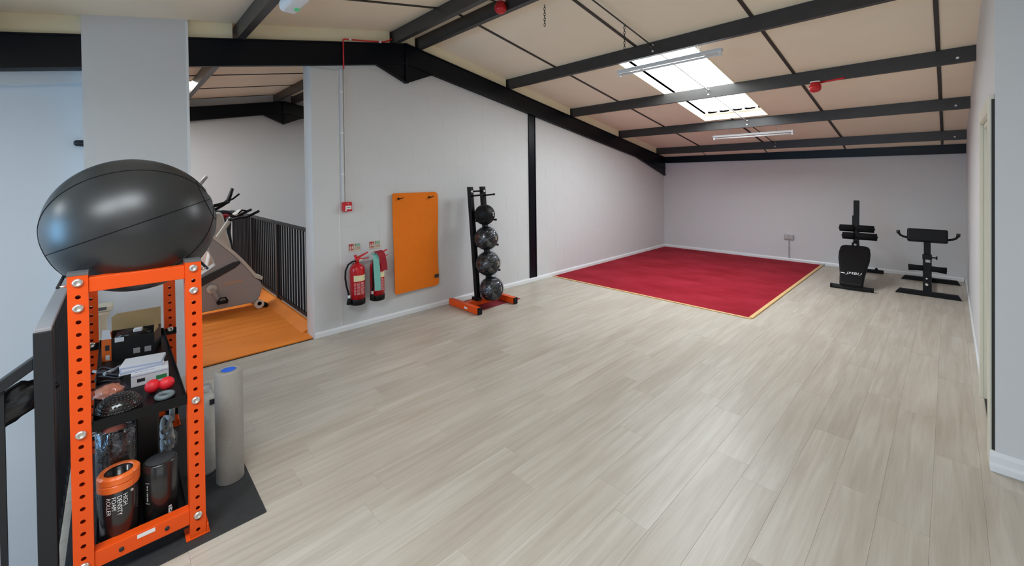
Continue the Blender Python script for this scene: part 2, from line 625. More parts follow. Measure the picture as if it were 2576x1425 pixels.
# balcony floor of the next bay with orange rubber covering
b = MB().box(-0.16, 1.66, YA + 0.05, YF, -0.3, -0.006)
bal = tag(b.build('floor_balcony', 'slab'), kind='structure')
MB().box(0.3, 1.55, YA + 0.045, YF - 0.05, -0.006, 0.004).build('rubber_covering', 'orangefloor', bal)
# ribs pressed in the orange covering
rib = MB().box(0, 1.2, 0, 0.012, 0, 0.002).mesh('rib'); rib.materials.append(MT['orangefloor'])
for i in range(22):
    inst('rib', rib, (0.32, 5.2 + i * 0.16, 0.004), bal)
cb = MB()
cb.prism([(1.45, 0.0), (1.60, 0.0), (1.60, 0.06), (1.57, 0.06)], YA + 0.26, 8.9, 'y')
cb.build('kerb_strip', 'orangefloor', bal)

# ================================================================== WALLS
def gable_poly(xa, xb, zb, off):
    pts = [(xa, zb), (xb, zb), (xb, zc(xb) - off)]
    if xa < RX < xb: pts.append((RX, zc(RX) - off))
    pts.append((xa, zc(xa) - off))
    return pts


# long wall (blockwork) with the red carpet corner at its far end
w = MB().prism(gable_poly(1.50, XB + 0.25, -0.02, 0.15), YA, YA + 0.22, 'y')
wall_left = tag(w.build('wall_left', 'wall'), kind='structure')
BW, BH = 0.45, 0.225
bme = {}


def block_mesh(wd, hh):
    key = (round(wd, 3), round(hh, 3))
    if key not in bme:
        g, c, d = 0.0009, 0.0009, 0.0013
        x0, x1, z0, z1 = g, wd - g, g, hh - g
        v = [(x0, 0, z0), (x1, 0, z0), (x1, 0, z1), (x0, 0, z1),
             (x0, -d + c, z0), (x1, -d + c, z0), (x1, -d + c, z1), (x0, -d + c, z1),
             (x0 + c, -d, z0 + c), (x1 - c, -d, z0 + c), (x1 - c, -d, z1 - c), (x0 + c, -d, z1 - c)]
        f = []
        for a in (0, 4):
            f += [(a, a + 1, a + 5, a + 4), (a + 1, a + 2, a + 6, a + 5), (a + 2, a + 3, a + 7, a + 6), (a + 3, a, a + 4, a + 7)]
        f.append((8, 9, 10, 11))
        me = MB().add(v, f).mesh('block')
        me.materials.append(MT['wall'])
        bme[key] = me
    return bme[key]


for j in range(14):
    z0 = 0.02 + j * BH
    x = 1.79 - (BW / 2 if j % 2 else 0)
    while x < XB - 0.01:
        xs, xe = max(x, 1.79), min(x + BW, XB)
        x += BW
        if xe - xs < 0.05: continue
        if z0 + BH > min(zc(xs), zc(xe)) - 0.17: continue
        inst('block', block_mesh(xe - xs, BH), (xs, YA, z0), wall_left)
# smooth rendered return beside the opening
MB().box(1.50, 1.775, YA - 0.006, YA, 0, 2.85).build('rendered_return', 'plaster', wall_left)
MB().box(1.775, 1.787, YA - 0.004, YA, 0, 2.86).build('joint_bead', 'skirt', wall_left)

# infill boards between rafter and roof, one between each pair of purlins
PX = [-3.75, -2.2, -0.69, 0.85, 2.43, 2.77, 4.31, 5.84, 7.39, 8.95]
for xa, xb in zip(PX[:-1], PX[1:]):
    p = [(xa + 0.03, zc(xa + 0.03) - 0.15), (xb - 0.03, zc(xb - 0.03) - 0.15), (xb - 0.03, zc(xb - 0.03)), (xa + 0.03, zc(xa + 0.03))]
    MB().prism(p, YA - 0.01, YA + 0.1, 'y').build('infill_board', 'infill', wall_left)
p = [(8.98, zc(8.98) - 0.15), (XB, zc(XB) - 0.15), (XB, zc(XB)), (8.98, zc(8.98))]
MB().prism(p, YA - 0.01, YA + 0.1, 'y').build('infill_board', 'infill', wall_left)

# pillar left of the opening
pb = MB().prism([(-0.16, -0.3), (0.485, -0.3), (0.485, zc(0.485)), (-0.16, zc(-0.16))], 4.54, 5.0, 'y')
wall_pillar = tag(pb.build('wall_pillar', 'plaster'), kind='structure')
MB().box(0.468, 0.486, 4.536, 4.5405, 0.0, zc(0.47) - 0.02).build('corner_bead', 'skirt', wall_pillar)

# stairwell wall, set back behind the pillar
wall_stairwell = tag(MB().prism(gable_poly(XW, -0.16, -3.0, 0.15), 4.82, 5.0, 'y').build('wall_stairwell', 'plaster'), kind='structure')
MB().prism([(XW, 2.5 - 0.64), (-0.16, 2.55), (-0.16, 2.46), (XW, 1.75)], 4.70, 4.82, 'y').build('ledge', 'plaster', wall_stairwell)

# end wall
wall_back = tag(MB().box(XB, XB + 0.25, YS, YF + 0.2, -3, 2.3).build('wall_back', 'plaster'), kind='structure')
# right wall and its return
p = [(XC, -0.02), (XB + 0.1, -0.02), (XB + 0.1, zc(XB)), (XC, zc(XC))]
dx0, dx1, dz = 3.72, 4.62, 2.02
wr = MB()
wr.prism([(dx1, -0.02), (XB + 0.1, -0.02), (XB + 0.1, zc(XB)), (dx1, zc(dx1))], YR - 0.14, YR, 'y')
wr.prism([(XC, -0.02), (dx0, -0.02), (dx0, zc(dx0)), (XC, zc(XC))], YR - 0.14, YR, 'y')
wr.prism([(dx0, dz), (dx1, dz), (dx1, zc(dx1)), (dx0, zc(dx0))], YR - 0.14, YR, 'y')
wall_right = tag(wr.build('wall_right', 'plaster'), kind='structure')
wall_return = tag(MB().box(XC, XC + 0.12, YS, YR - 0.141, -0.02, zc(XC)).build('wall_return', 'plaster'), kind='structure')
# walls behind the camera, with openings for the added windows
ww = MB()
for y0, y1, z0, z1 in ((YS, YF, -3, 0.8), (YS, YF, 2.25, 2.4), (YS, -1.7, 0.8, 2.25), (2.5, 2.7, 0.8, 2.25), (4.5, 5.7, 0.8, 2.25), (8.9, YF, 0.8, 2.25)):
    ww.box(XW - 0.2, XW, y0, y1, z0, z1)
tag(ww.build('wall_west', 'plaster'), kind='structure')
ws = MB()
ws.box(XW, XC + 0.2, YS - 0.2, YS, -0.3, 0.8)
ws.prism([(XW, 2.3), (XC + 0.2, 2.3), (XC + 0.2, zc(XC + 0.2)), (RX, zc(RX)), (XW, zc(XW))], YS - 0.2, YS, 'y')
ws.box(XW, -3.1, YS - 0.2, YS, 0.8, 2.3)
ws.box(1.9, XC + 0.2, YS - 0.2, YS, 0.8, 2.3)
tag(ws.build('wall_south', 'plaster'), kind='structure')
wn = MB().prism(gable_poly(XW, XB, -3.0, 0.0), YF, YF + 0.2, 'y')
tag(wn.build('wall_far', 'plaster'), kind='structure')


def added_window(name, axis, a0, a1, z0, z1, c):  # frames for the invented windows out of view
    e = bpy.data.objects.new(name, None)
    COL.objects.link(e)
    tag(e, kind='structure')
    n = 3
    def bx(m, p0, p1, q0, q1, t):
        if axis == 'x': m.box(c - t, c + t, p0, p1, q0, q1)
        else: m.box(p0, p1, c - t, c + t, q0, q1)
    m = MB()
    bx(m, a0, a1, z0, z0 + 0.05, 0.03); bx(m, a0, a1, z1 - 0.05, z1, 0.03)
    for i in range(n + 1):
        a = a0 + (a1 - a0 - 0.05) * i / n
        bx(m, a, a + 0.05, z0 + 0.05, z1 - 0.05, 0.03)
    m.build('window_frame', 'white', e)
    return e


added_window('added_window_1', 'x', -1.7, 2.5, 0.8, 2.25, XW - 0.1)
added_window('added_window_2', 'x', 2.7, 4.5, 0.8, 2.25, XW - 0.1)
added_window('added_window_3', 'x', 5.7, 8.9, 0.8, 2.25, XW - 0.1)
added_window('added_window_4', 'y', -3.1, 1.9, 0.8, 2.3, YS - 0.1)

# skirting boards
def skirting(name, pts_fn):
    return tag(pts_fn.build(name, 'skirt', None, 0.004), kind='structure')


skirting('baseboard_left', MB().prism([(YA, 0), (YA - 0.02, 0), (YA - 0.02, 0.045), (YA - 0.012, 0.06), (YA, 0.065)], 1.50, 5.26, 'x'))
skirting('baseboard_carpet', MB().prism([(YA, 0), (YA - 0.02, 0), (YA - 0.02, 0.045), (YA - 0.012, 0.06), (YA, 0.065)], 5.26, XB - 0.02, 'x'))
skirting('baseboard_back', MB().prism([(XB, 0), (XB - 0.02, 0), (XB - 0.02, 0.045), (XB - 0.012, 0.06), (XB, 0.065)], YR + 0.02, YA, 'y'))
skirting('baseboard_right', MB().prism([(YR, 0), (YR + 0.012, 0), (YR + 0.012, 0.05), (YR, 0.06)], 4.74, XB - 0.02, 'x'))
bb = MB()
prof = [(XC, 0), (XC - 0.03, 0), (XC - 0.03, 0.035), (XC - 0.02, 0.05), (XC - 0.02, 0.085), (XC - 0.008, 0.105), (XC, 0.11)]
bb.prism(prof, YS, YR + 0.02, 'y')
skirting('baseboard_return', bb)

# ---- door in the right wall
door = bpy.data.objects.new('door_1', None)
COL.objects.link(door)
tag(door, kind='structure')
for nm, xa, xb, za, zb in (('architrave', XC + 0.015, dx0, 0, dz + 0.09), ('architrave', dx1, dx1 + 0.11, 0, dz + 0.09), ('architrave', dx0, dx1, dz, dz + 0.09)):
    MB().box(xa, xb, YR, YR + 0.022, za, zb).build(nm, 'creamwood', door, 0.004)
for xa, xb in ((dx0, dx0 + 0.03), (dx1 - 0.03, dx1)):
    MB().box(xa, xb, YR - 0.14, YR, 0, dz).build('jamb', 'creamwood', door)
MB().box(dx0 + 0.03, dx1 - 0.03, YR - 0.14, YR, dz - 0.03, dz).build('head', 'creamwood', door)
MB().box(dx0 + 0.03, dx1 - 0.03, YR - 0.10, YR - 0.06, 0.012, dz - 0.03).build('door_leaf', 'creamwood', door, 0.003)
MB().box(dx0 + 0.03, dx1 - 0.03, YR - 0.14, YR, 0, 0.011).build('threshold', 'thresholdgapshade', door)
MB().box(XC + 0.005, XC + 0.014, YR + 0.001, YR + 0.012, 0.11, dz + 0.06).build('gap_shade_strip', 'thresholdgapshade', door)  # dark strip put in for the shaded gap beside the architrave

# ================================================================== CEILING
deck = MB()
SKY = [(4.52, 7.30, 1.93, 2.87), (-2.1, 0.3, 0.5, 1.44), (-3.6, -2.3, 3.4, 4.14), (-2.1, 0.98, 7.6, 8.3), (3.4, 4.9, 7.0, 7.6)]  # openings out of view are added to bring in daylight


def sbox(m, x0, x1, y0, y1, h0, h1):
    # slab that follows the roof slope; h0..h1 measured downwards from the ceiling line
    if x0 < RX < x1:
        sbox(m, x0, RX, y0, y1, h0, h1)
        sbox(m, RX, x1, y0, y1, h0, h1)
        return m
    v = []
    for h in (h1, h0):
        for x, y in ((x0, y0), (x1, y0), (x1, y1), (x0, y1)):
            v.append((x, y, zc(x) - h))
    return m.add(v, [(0, 3, 2, 1), (4, 5, 6, 7), (0, 1, 5, 4), (1, 2, 6, 5), (2, 3, 7, 6), (3, 0, 4, 7)])


def cut(rects, hole):
    out = []
    hx0, hx1, hy0, hy1 = hole
    for x0, x1, y0, y1 in rects:
        if hx0 >= x1 or hx1 <= x0 or hy0 >= y1 or hy1 <= y0:
            out.append((x0, x1, y0, y1)); continue
        if hy0 > y0: out.append((x0, x1, y0, hy0))
        if hy1 < y1: out.append((x0, x1, hy1, y1))
        a, bq = max(y0, hy0), min(y1, hy1)
        if hx0 > x0: out.append((x0, hx0, a, bq))
        if hx1 < x1: out.append((hx1, x1, a, bq))
    return out


dr = [(XW - 0.3, RX, YS - 0.3, YF + 0.3), (RX, XB + 0.4, YS - 0.3, YF + 0.3)]
for s in SKY: dr = cut(dr, s)
for r in dr: sbox(deck, *r, -0.14, -0.10)
ceiling = tag(deck.build('ceiling', 'deck'), kind='structure')

YJ = [0.075 + 1.19 * i for i in range(-4, 9)]
YJ = [YS] + [y for y in YJ if YS < y < YF] + [YF]
XJ = [XW] + PX[:5] + [RX] + PX[5:] + [XB]
for xa, xb in zip(XJ[:-1], XJ[1:]):
    for ya, yb in zip(YJ[:-1], YJ[1:]):
        rs = [(xa, xb, ya, yb)]
        for s in SKY: rs = cut(rs, s)
        for r in rs:
            if r[1] - r[0] < 0.01 or r[3] - r[2] < 0.01: continue
            g = 0.002
            m = MB()
            sbox(m, r[0] + g, r[1] - g, r[2] + g, r[3] - g, -0.10, 0.0)
            m.build('panel', 'ceil', ceiling)
# dark joint strips between boards
for y in YJ[1:-1]:
    for xa, xb in ((XW, RX), (RX, XB)):
        rs = [(xa, xb, y - 0.016, y + 0.016)]
        for s in SKY: rs = cut(rs, s)
        for r in rs:
            if r[1] - r[0] < 0.02 or r[3] - r[2] < 0.02: continue
            m = MB(); sbox(m, *r, -0.001, 0.009); m.build('joint_strip', 'strip', ceiling)
m = MB(); sbox(m, RX - 0.1, RX + 0.1, YS, YF, -0.001, 0.004); m.build('ridge_board', 'ceil', ceiling)

# purlins: Z-sections along Y
def purlin(x, y0, y1):
    z1, z0 = zc(x) - 0.002, zc(x) - 0.145
    t, fl = 0.010, 0.06
    prof = [(x, z0), (x + fl, z0), (x + fl, z0 + t), (x + t, z0 + t), (x + t, z1 - t), (x + fl, z1 - t), (x + fl, z1), (x, z1)]
    # lower flange towards the room, solid enough to read as a deep dark beam
    m = MB().prism(prof, y0, y1, 'y')
    return m.build('purlin', 'purlin', ceiling)


bolt_me = MB().lathe([(0.012, 0), (0.012, 0.005), (0.009, 0.009), (0.0, 0.010)], 10).mesh('bolt')
bolt_me.materials.append(MT['white'])
for x in PX:
    ys = YR if x > XC else YS
    p1 = purlin(x, ys, YA + 0.02)
    purlin(x, YA + 0.02, YF)
    if x > 4:
        sg = -1
        for dz_ in (-0.04, -0.105):
            inst('bolt', bolt_me, (x, 2.25, zc(x) + dz_), p1, (0, RAD(-90), 0))
        inst('bolt', bolt_me, (x, YR + 0.12, zc(x) - 0.1), p1, (0, RAD(-90), 0))
# thin sag rods tying the purlins
for xa, xb, h in ((2.77, 4.31, 0.05), (4.31, 5.84, 0.05), (5.84, 7.39, 0.05), (7.39, 8.95, 0.05)):
    MB().tube([(xa, 2.27, zc(xa) - h), (xb, 2.25, zc(xb) - h)], 0.007, 8).build('sag_rod', 'strip' if xa < 4 or xb > 8 else 'sock', ceiling)
MB().tube([(2.43, 3.0, zc(2.43) - 0.07), (2.77, 3.0, zc(2.77) - 0.07)], 0.007, 8).build('sag_rod', 'strip', ceiling)

# rafters: black I-section portal frames
def rafter(yf, d, parent):
    top, bot, t = 0.148, 0.40, 0.014
    def P(x, h): return (x, zc(x) - h)
    o = MB()
    # web
    o.prism([P(XW, bot), P(RX, bot), P(XB, bot), P(XB, top), P(RX, top), P(XW, top)], yf + d * 0.3, yf + d, 'y')
    # flanges
    for a in (top, bot - t):
        o.prism([P(XW, a + t), P(RX, a + t), P(RX, a), P(XW, a)], yf, yf + d, 'y')
        o.prism([P(RX, a + t), P(XB, a + t), P(XB, a), P(RX, a)], yf, yf + d, 'y')
    r = o.build('rafter', 'navy', parent)
    # apex haunch
    h = MB().prism([P(2.22, bot), (RX, 2.83), P(2.98, bot), P(RX, bot)], yf + d * 0.3, yf + d, 'y')
    h.prism([P(2.22, bot), (RX, 2.83), (RX, 2.845), P(2.24, bot - 0.005)], yf, yf + d, 'y')
    h.prism([(RX, 2.83), P(2.98, bot), P(2.96, bot - 0.005), (RX, 2.845)], yf, yf + d, 'y')
    h.build('apex_haunch', 'navy', r)
    MB().box(RX - 0.02, RX + 0.02, yf - 0.004, yf + d, 2.832, zc(RX) - top).build('apex_plate', 'navy', r)
    # knee haunch at the end wall
    h = MB().prism([P(8.0, bot), (XB - 0.01, 1.66), (XB - 0.01, zc(XB) - bot)], yf + d * 0.3, yf + d, 'y')
    h.prism([P(8.0, bot), (XB - 0.01, 1.66), (XB - 0.01, 1.68), P(8.03, bot - 0.01)], yf, yf + d, 'y')
    h.build('knee_haunch', 'navy', r)
    for z in (2.9, 3.02, 3.14, 3.25):
        inst('bolt', nb_me, (RX - 0.05, yf + 0.01, z), r, (RAD(90), 0, 0))
    return r


nb_me = MB().lathe([(0.013, 0), (0.013, 0.008), (0.0, 0.009)], 6).mesh('bolt')
nb_me.materials.append(MT['navy'])
rafter(YA - 0.055, 0.052, ceiling)
rafter(YF - 0.12, 0.1, ceiling)
# eaves beam on the end wall
eb = MB().box(XB - 0.04, XB, YR, YA, 1.945, 2.085)
eb.box(XB - 0.07, XB, YR, YA, 1.945, 1.957).box(XB - 0.07, XB, YR, YA, 2.073, 2.085)
eb.build('eaves_beam', 'navy', ceiling)
# dark steel post against the long wall
pm = MB().box(4.752, 4.905, YA - 0.012, YA, 0.065, zc(4.85) - 0.38)
pm.box(4.752, 4.764, YA - 0.02, YA, 0.065, zc(4.85) - 0.385).box(4.893, 4.905, YA - 0.02, YA, 0.065, zc(4.85) - 0.385)
pm.build('steel_post', 'navy', wall_left)
# blank wall head above eaves beam
for ya, yb in ((YR, 0.06), (0.09, 1.235), (1.265, 2.44), (2.47, 3.605), (3.635, YA)):
    MB().prism([(8.99, zc(8.99) - 0.12), (XB - 0.06, 2.088), (XB - 0.06, 2.10), (8.99, zc(8.99) - 0.10)], ya, yb, 'y').build('soffit_board', 'ceil', ceiling)

# rooflights: corrugated translucent sheet in a lined opening; unseen ones added for daylight
for i, s in enumerate(SKY):
    e = bpy.data.objects.new('window_rooflight_%d' % (i + 1), None)
    COL.objects.link(e)
    tag(e, kind='structure')
    x0, x1, y0, y1 = s
    n = 80 if i == 0 else 10
    v, f = [], []
    for k in range(n + 1):
        y = y0 - 0.05 + (y1 - y0 + 0.1) * k / n
        t = ((y - y0) / 0.19) % 1.0
        hz = 0.0 if t < 0.5 else (min(1, (t - 0.5) / 0.1) if t < 0.75 else max(0, (1.0 - t) / 0.25)) * 0.03
        for x in (x0 - 0.06, x1 + 0.06):
            v.append((x, y, zc(x) + 0.15 + hz))
    for k in range(n): f.append((2 * k, 2 * k + 1, 2 * k + 3, 2 * k + 2))
    MB().add(v, f).build('corrugated_sheet', 'sky', e)
    lin = MB()
    sbox(lin, x0 - 0.02, x0, y0, y1, -0.14, 0.004)
    sbox(lin, x1, x1 + 0.02, y0, y1, -0.14, 0.004)
    sbox(lin, x0, x1, y0 - 0.02, y0, -0.14, 0.004)
    sbox(lin, x0, x1, y1, y1 + 0.02, -0.14, 0.004)
    lin.build('lining', 'infill', e)
    if i == 0:
        # scalloped foam closure under the lower end of the sheet
        c = MB()
        k = 0
        y = y0 + 0.05
        while y < y1 - 0.05:
            c.prism([(y, zc(x1) + 0.09), (y + 0.19, zc(x1) + 0.09), (y + 0.19, zc(x1) + 0.105), (y + 0.12, zc(x1) + 0.11), (y + 0.095, zc(x1) + 0.145), (y + 0.07, zc(x1) + 0.11), (y, zc(x1) + 0.105)], x1 - 0.03, x1 - 0.005, 'x')
            y += 0.19
        c.build('closure', 'closure', e)

# ================================================================== CARPET
ct = thing('carpet', 'large red carpet square in the far corner', 'carpet', (5.28, 1.58, 0))
MB().box(0.03, 3.985, 0.03, 2.99, 0.0005, 0.009).build('pile', 'carpet', ct)
MB().box(0.0, 0.03, -0.0, 2.99, 0.0005, 0.011).build('edging', 'edging', ct, 0.003)
MB().box(0.03, 3.985, -0.012, 0.03, 0.0005, 0.016).build('edging', 'edging', ct, 0.003)
bx = MB().box(3.93, 3.985, -0.02, 0.045, 0.0005, 0.03)
bx.build('edging_end', 'sock', ct, 0.004)

# ================================================================== STORAGE RACK
rack = thing('storage_rack', 'orange perforated-post storage rack with black shelf tray', 'rack', (0.0755, 2.43, 0.008))
RWX = 0.1865        # half spacing of the posts
PD = 0.06


def perf_post(h):
    # hollow square tube, perforated on its -y and +y faces; origin at base centre front
    m = MB()
    hw = PD / 2
    pitch, n = 0.0508, int(h / 0.0508)
    r, seg = 0.0085, 12
    z0 = (h - n * pitch) / 2
    for yf, back in ((-hw, False), (hw, True)):
        for i in range(n):
            a, b_ = z0 + i * pitch, z0 + (i + 1) * pitch
            if i == 0: a = 0
            if i == n - 1: b_ = h
            cz = z0 + (i + 0.5) * pitch
            outer, inner, deep = [], [], []
            for k in range(seg):
                t = 2 * PI * (k + 0.5) / seg
                cx, sz = math.cos(t), math.sin(t)
                sc = 1 / max(abs(cx) , abs(sz))
                ox, oz = cx * sc, sz * sc
                outer.append((hw * ox, yf, (cz + (b_ - cz) * oz) if oz > 0 else (cz + (cz - a) * oz)))
                inner.append((r * cx, yf, cz + r * sz))
                deep.append((r * cx, yf + (-0.004 if back else 0.004), cz + r * sz))
            v = outer + inner + deep
            f = []
            for k in range(seg):
                j = (k + 1) % seg
                f.append((k, j, seg + j, seg + k))
                f.append((seg + k, seg + j, 2 * seg + j, 2 * seg + k))
            # corner triangles
            for (sx, zz, ks) in ((1, b_, None), (-1, b_, None), (-1, a, None), (1, a, None)):
                v.append((sx * hw, yf, zz))
            n0 = 3 * seg
            cand = []
            for q in range(4):
                c = v[n0 + q]
                ds = sorted(range(seg), key=lambda k: (Vector(outer[k]) - Vector(c)).length)[:2]
                f.append((n0 + q, ds[0], ds[1]))
            m.add(v, f)
    m.add([(-hw, -hw, 0), (-hw, hw, 0), (-hw, hw, h), (-hw, -hw, h)], [(0, 1, 2, 3)])
    m.add([(hw, -hw, 0), (hw, hw, 0), (hw, hw, h), (hw, -hw, h)], [(3, 2, 1, 0)])
    return m


H = 1.292
pmesh = perf_post(H).mesh('post')
pmesh.materials.append(MT['orange'])
cap_me = MB().box(-PD / 2 - 0.001, PD / 2 + 0.001, -PD / 2 - 0.001, PD / 2 + 0.001, 0, 0.012).mesh('end_cap')
cap_me.materials.append(MT['cap'])
bolt2 = MB().lathe([(0.017, 0), (0.017, 0.004), (0.013, 0.009), (0.009, 0.010), (0.008, 0.007), (0.0, 0.006)], 16).mesh('bolt')
bolt2.materials.append(MT['bolt'])
RL = 1.20           # distance between front and rear post faces
for px in (-RWX, RWX):
    for py in (PD / 2, RL + PD / 2):
        pp = inst('post', pmesh, (px, py, 0), rack)
        inst('end_cap', cap_me, (px, py, H), rack)
        pitch = 0.0508
        hs = (H - 0.028, H - 0.028 - 2 * pitch * 1.02, 0.646, 0.105)
        for z in (hs if py < 0.5 else (0.67, 0.12)):
            inst('bolt', bolt2, (px, py - PD / 2 - 0.0005, z), rack, (RAD(90), 0, 0))
        # foot plate
        sx = 1 if px > 0 else -1
        MB().box(px - 0.045, px + 0.045, py - PD / 2 - 0.002, py + PD / 2 + 0.03, 0, 0.008).box(px + sx * 0.032, px + sx * 0.04, py - PD / 2 - 0.002, py + PD / 2 + 0.02, 0.008, 0.045).build('foot_plate', 'orange', rack, 0.002)
for py in (PD / 2, RL + PD / 2):
    MB().box(-RWX + PD / 2, RWX - PD / 2, py - 0.025, py + 0.025, 1.218, 1.278).build('top_bar', 'orange', rack, 0.003)
    bb_ = MB().box(-RWX + PD / 2, RWX - PD / 2, py - 0.025, py + 0.025, 0.073, 0.142).build('bottom_bar', 'orange', rack, 0.003)
for x in (-0.075, 0.075):
    MB().lathe([(0.0085, 0), (0.0085, 0.003), (0.0, 0.003)], 12, Tl(x, 0.004, 0.106) @ Rx(RAD(90))).build('bar_hole', 'ink', rack)
MB().box(-0.025, 0.035, 0.0035, 0.005, 0.118, 0.134).build('maker_plate', 'white', rack)
# thin side rods that carry the ball, bolted outside the posts
for sx in (-1, 1):
    MB().tube([(sx * 0.2425, 0.02, 1.2505), (sx * 0.2425, RL + 0.05, 1.2505)], 0.006, 10).build('side_rod', 'darkgrey', rack)
    for yy in (0.03, RL + 0.03):
        MB().tube([(sx * 0.2165, yy, 1.2505), (sx * 0.2425, yy, 1.2505)], 0.005, 8).build('rod_stud', 'bolt', rack)


def tray(z, lip):
    m = MB()
    x0, x1, y0, y1 = -RWX + PD / 2 + 0.002, RWX - PD / 2 - 0.002, 0.012, RL + 0.03
    m.box(x0, x1, y0, y1, z - 0.003, z)
    m.box(x0, x1, y0 - 0.003, y0, z - 0.012, z + lip)
    m.box(x0, x1, y1, y1 + 0.003, z - 0.012, z + lip)
    m.box(x0, x0 + 0.003, y0, y1, z, z + lip)
    m.box(x1 - 0.003, x1, y0, y1, z, z + lip)
    t = m.build('shelf_tray', 'black', rack)
    for px in (-RWX, RWX):
        MB().box(px - PD / 2 - 0.002, px + PD / 2 + 0.002, RL - 0.006, RL - 0.0005, z - 0.012, z + 0.03).build('clamp', 'black', t)
    return t


tray(0.648, 0.032)
tray(0.098, 0.03)
TZ = 0.008 + 0.648     # shelf surface heights in the room
LZ = 0.008 + 0.098

# rubber mat beneath
tag(MB().box(-0.18, 0.533, 2.38, 3.95, 0.0005, 0.0075).build('rubber_mat', 'rubber', None, 0.002), 'black rubber floor mat under the orange storage rack', 'mat')

# big ball
bR = 0.315
bc = Vector((0.076, 2.716, 1.470))
ball = thing('exercise_ball', 'large shiny black exercise ball on top of the orange rack', 'ball', tuple(bc))
MB().sphere((0, 0, 0), bR, 96, 56).build('ball_skin', 'ball', ball)
# seams: meridian grooves around a tilted axis
ax = Vector((0.93, -0.16, 0.36)).normalized()
T = ax.to_track_quat('Z', 'Y').to_matrix().to_4x4()
vv = (Vector((0, 0, CAMH)) - bc).normalized()
d0 = (vv - ax * vv.dot(ax)).normalized()
d1 = ax.cross(d0)
for kk in range(7):
    a = 2 * PI * kk / 7
    dk = d0 * math.cos(a) + d1 * math.sin(a)
    pts = [(ax * math.cos(q) + dk * math.sin(q)) * (bR + 0.0004) for q in [RAD(9 + 162 * i / 70) for i in range(71)]]
    MB().tube(pts, 0.0018, 6).build('seam', 'blackmatte', ball)
for sg in (1, -1):
    rg = 0.11
    MB().torus(rg, 0.0022, 60, 6, Matrix.Translation(ax * sg * math.sqrt(bR * bR - rg * rg)) @ T).build('pole_seam', 'blackmatte', ball)
MB().lathe([(0.02, 0), (0.02, 0.004), (0.0, 0.006)], 16, Matrix.Translation(ax * (bR - 0.002)) @ T).build('valve_plug', 'cap', ball)

# ---- things on the upper shelf
def spike_dome():
    t = thing('balance_pod', 'black domed balance pod covered in small nubs, front of the upper shelf', 'balance pod', (0.003, 2.535, TZ))
    R = 0.078
    MB().lathe([(R, 0), (R, 0.012), (R * 0.97, 0.03), (R * 0.85, 0.052), (R * 0.6, 0.072), (R * 0.3, 0.08), (0, 0.082)], 36).build('dome', 'wrapblack', t)
    nub = MB()
    for i, (rr_, z, n) in enumerate(((0.97, 0.028, 40), (0.93, 0.040, 36), (0.85, 0.052, 32), (0.73, 0.0635, 28), (0.6, 0.0715, 22), (0.44, 0.0765, 16), (0.28, 0.0805, 10), (0.12, 0.082, 5))):
        for k_ in range(n):
            a = 2 * PI * (k_ + 0.5 * (i % 2)) / n
            nub.sphere((R * rr_ * math.cos(a), R * rr_ * math.sin(a), z), 0.0042, 6, 4)
    o = nub.build('nubs', 'wrapblack', t)
    o['kind'] = 'stuff'


spike_dome()
for i, (x, y, lb) in enumerate(((0.122, 2.66, 'red rubber massage ball, left one of the pair on the shelf'), (0.174, 2.648, 'red rubber massage ball, right one of the pair by the shelf edge'))):
    b = MB().sphere((0, 0, 0.031), 0.031, 32, 20)
    o = b.build('massage_ball', 'redball')
    o.location = (x, y, TZ)
    tag(o, lb, 'ball', 'red massage balls on the upper shelf')
o = MB().torus(0.028, 0.0115, 36, 12, Tl(0, 0, 0.0115)).build('grip_ring', 'greyrub')
o.location = (0.16, 2.556, TZ)
tag(o, 'grey rubber hand grip ring in front of the red balls', 'grip ring')

# wrapped orange bands
t = thing('wrapped_bands', 'crumpled clear bag of orange bands behind the balance pod', 'bag', (-0.032, 2.70, TZ))
v, f = blob((0, 0.02, 0.034), 0.05, (1.0, 1.2, 0.62), 0.35, 4, 3); MB().add(v, f, True).build('bands', 'orangebag', t)
v, f = blob((0.005, 0.02, 0.037), 0.06, (1.05, 1.15, 0.64), 0.35, 5, 8); MB().add(v, f, True).build('bag_film', 'wrap', t)

# white printed box
t = thing('white_carton', 'small white printed carton behind the red balls', 'box', (0.122, 2.84, TZ), RAD(-3))
MB().box(-0.072, 0.072, -0.05, 0.05, 0, 0.062).build('carton', 'paper', t, 0.002)
MB().box(0.022, 0.064, -0.0512, -0.0502, 0.012, 0.032).build('green_panel', 'green', t)
MB().box(-0.05, -0.02, -0.0512, -0.0502, 0.02, 0.036).build('dark_print', 'ink', t)
MB().box(-0.071, 0.071, -0.0511, -0.0501, 0.05, 0.054).build('blue_line', 'paperblue', t)
for i in range(4):
    MB().box(-0.06 + 0.02 * i, -0.048 + 0.022 * i, -0.03, 0.03, 0.0621, 0.0627).build('print_line', 'paperblue', t)
# leaflets in a loose stack leaning on the box
pz = 0.062
for i in range(5):
    a = RAD(random.uniform(-14, 10))
    o = MB().box(-0.085, 0.08, -0.055, 0.06, 0, 0.004).build('leaflet', 'paper' if i % 2 == 0 else 'paperblue')
    o.location = (0.105 + random.uniform(-0.015, 0.01), 2.875 + 0.012 * i, TZ + pz + 0.0045 * i)
    o.rotation_euler = (RAD(2.0), 0, a)
    tag(o, ('white leaflet at the bottom of the loose stack on the white carton', 'pale blue leaflet, second from the bottom of the stack on the white carton',
            'white leaflet in the middle of the loose stack on the carton', 'pale blue leaflet second from the top of the stack on the carton',
            'white leaflet on top of the loose stack on the carton')[i], 'leaflet', 'leaflets stacked on the upper shelf')

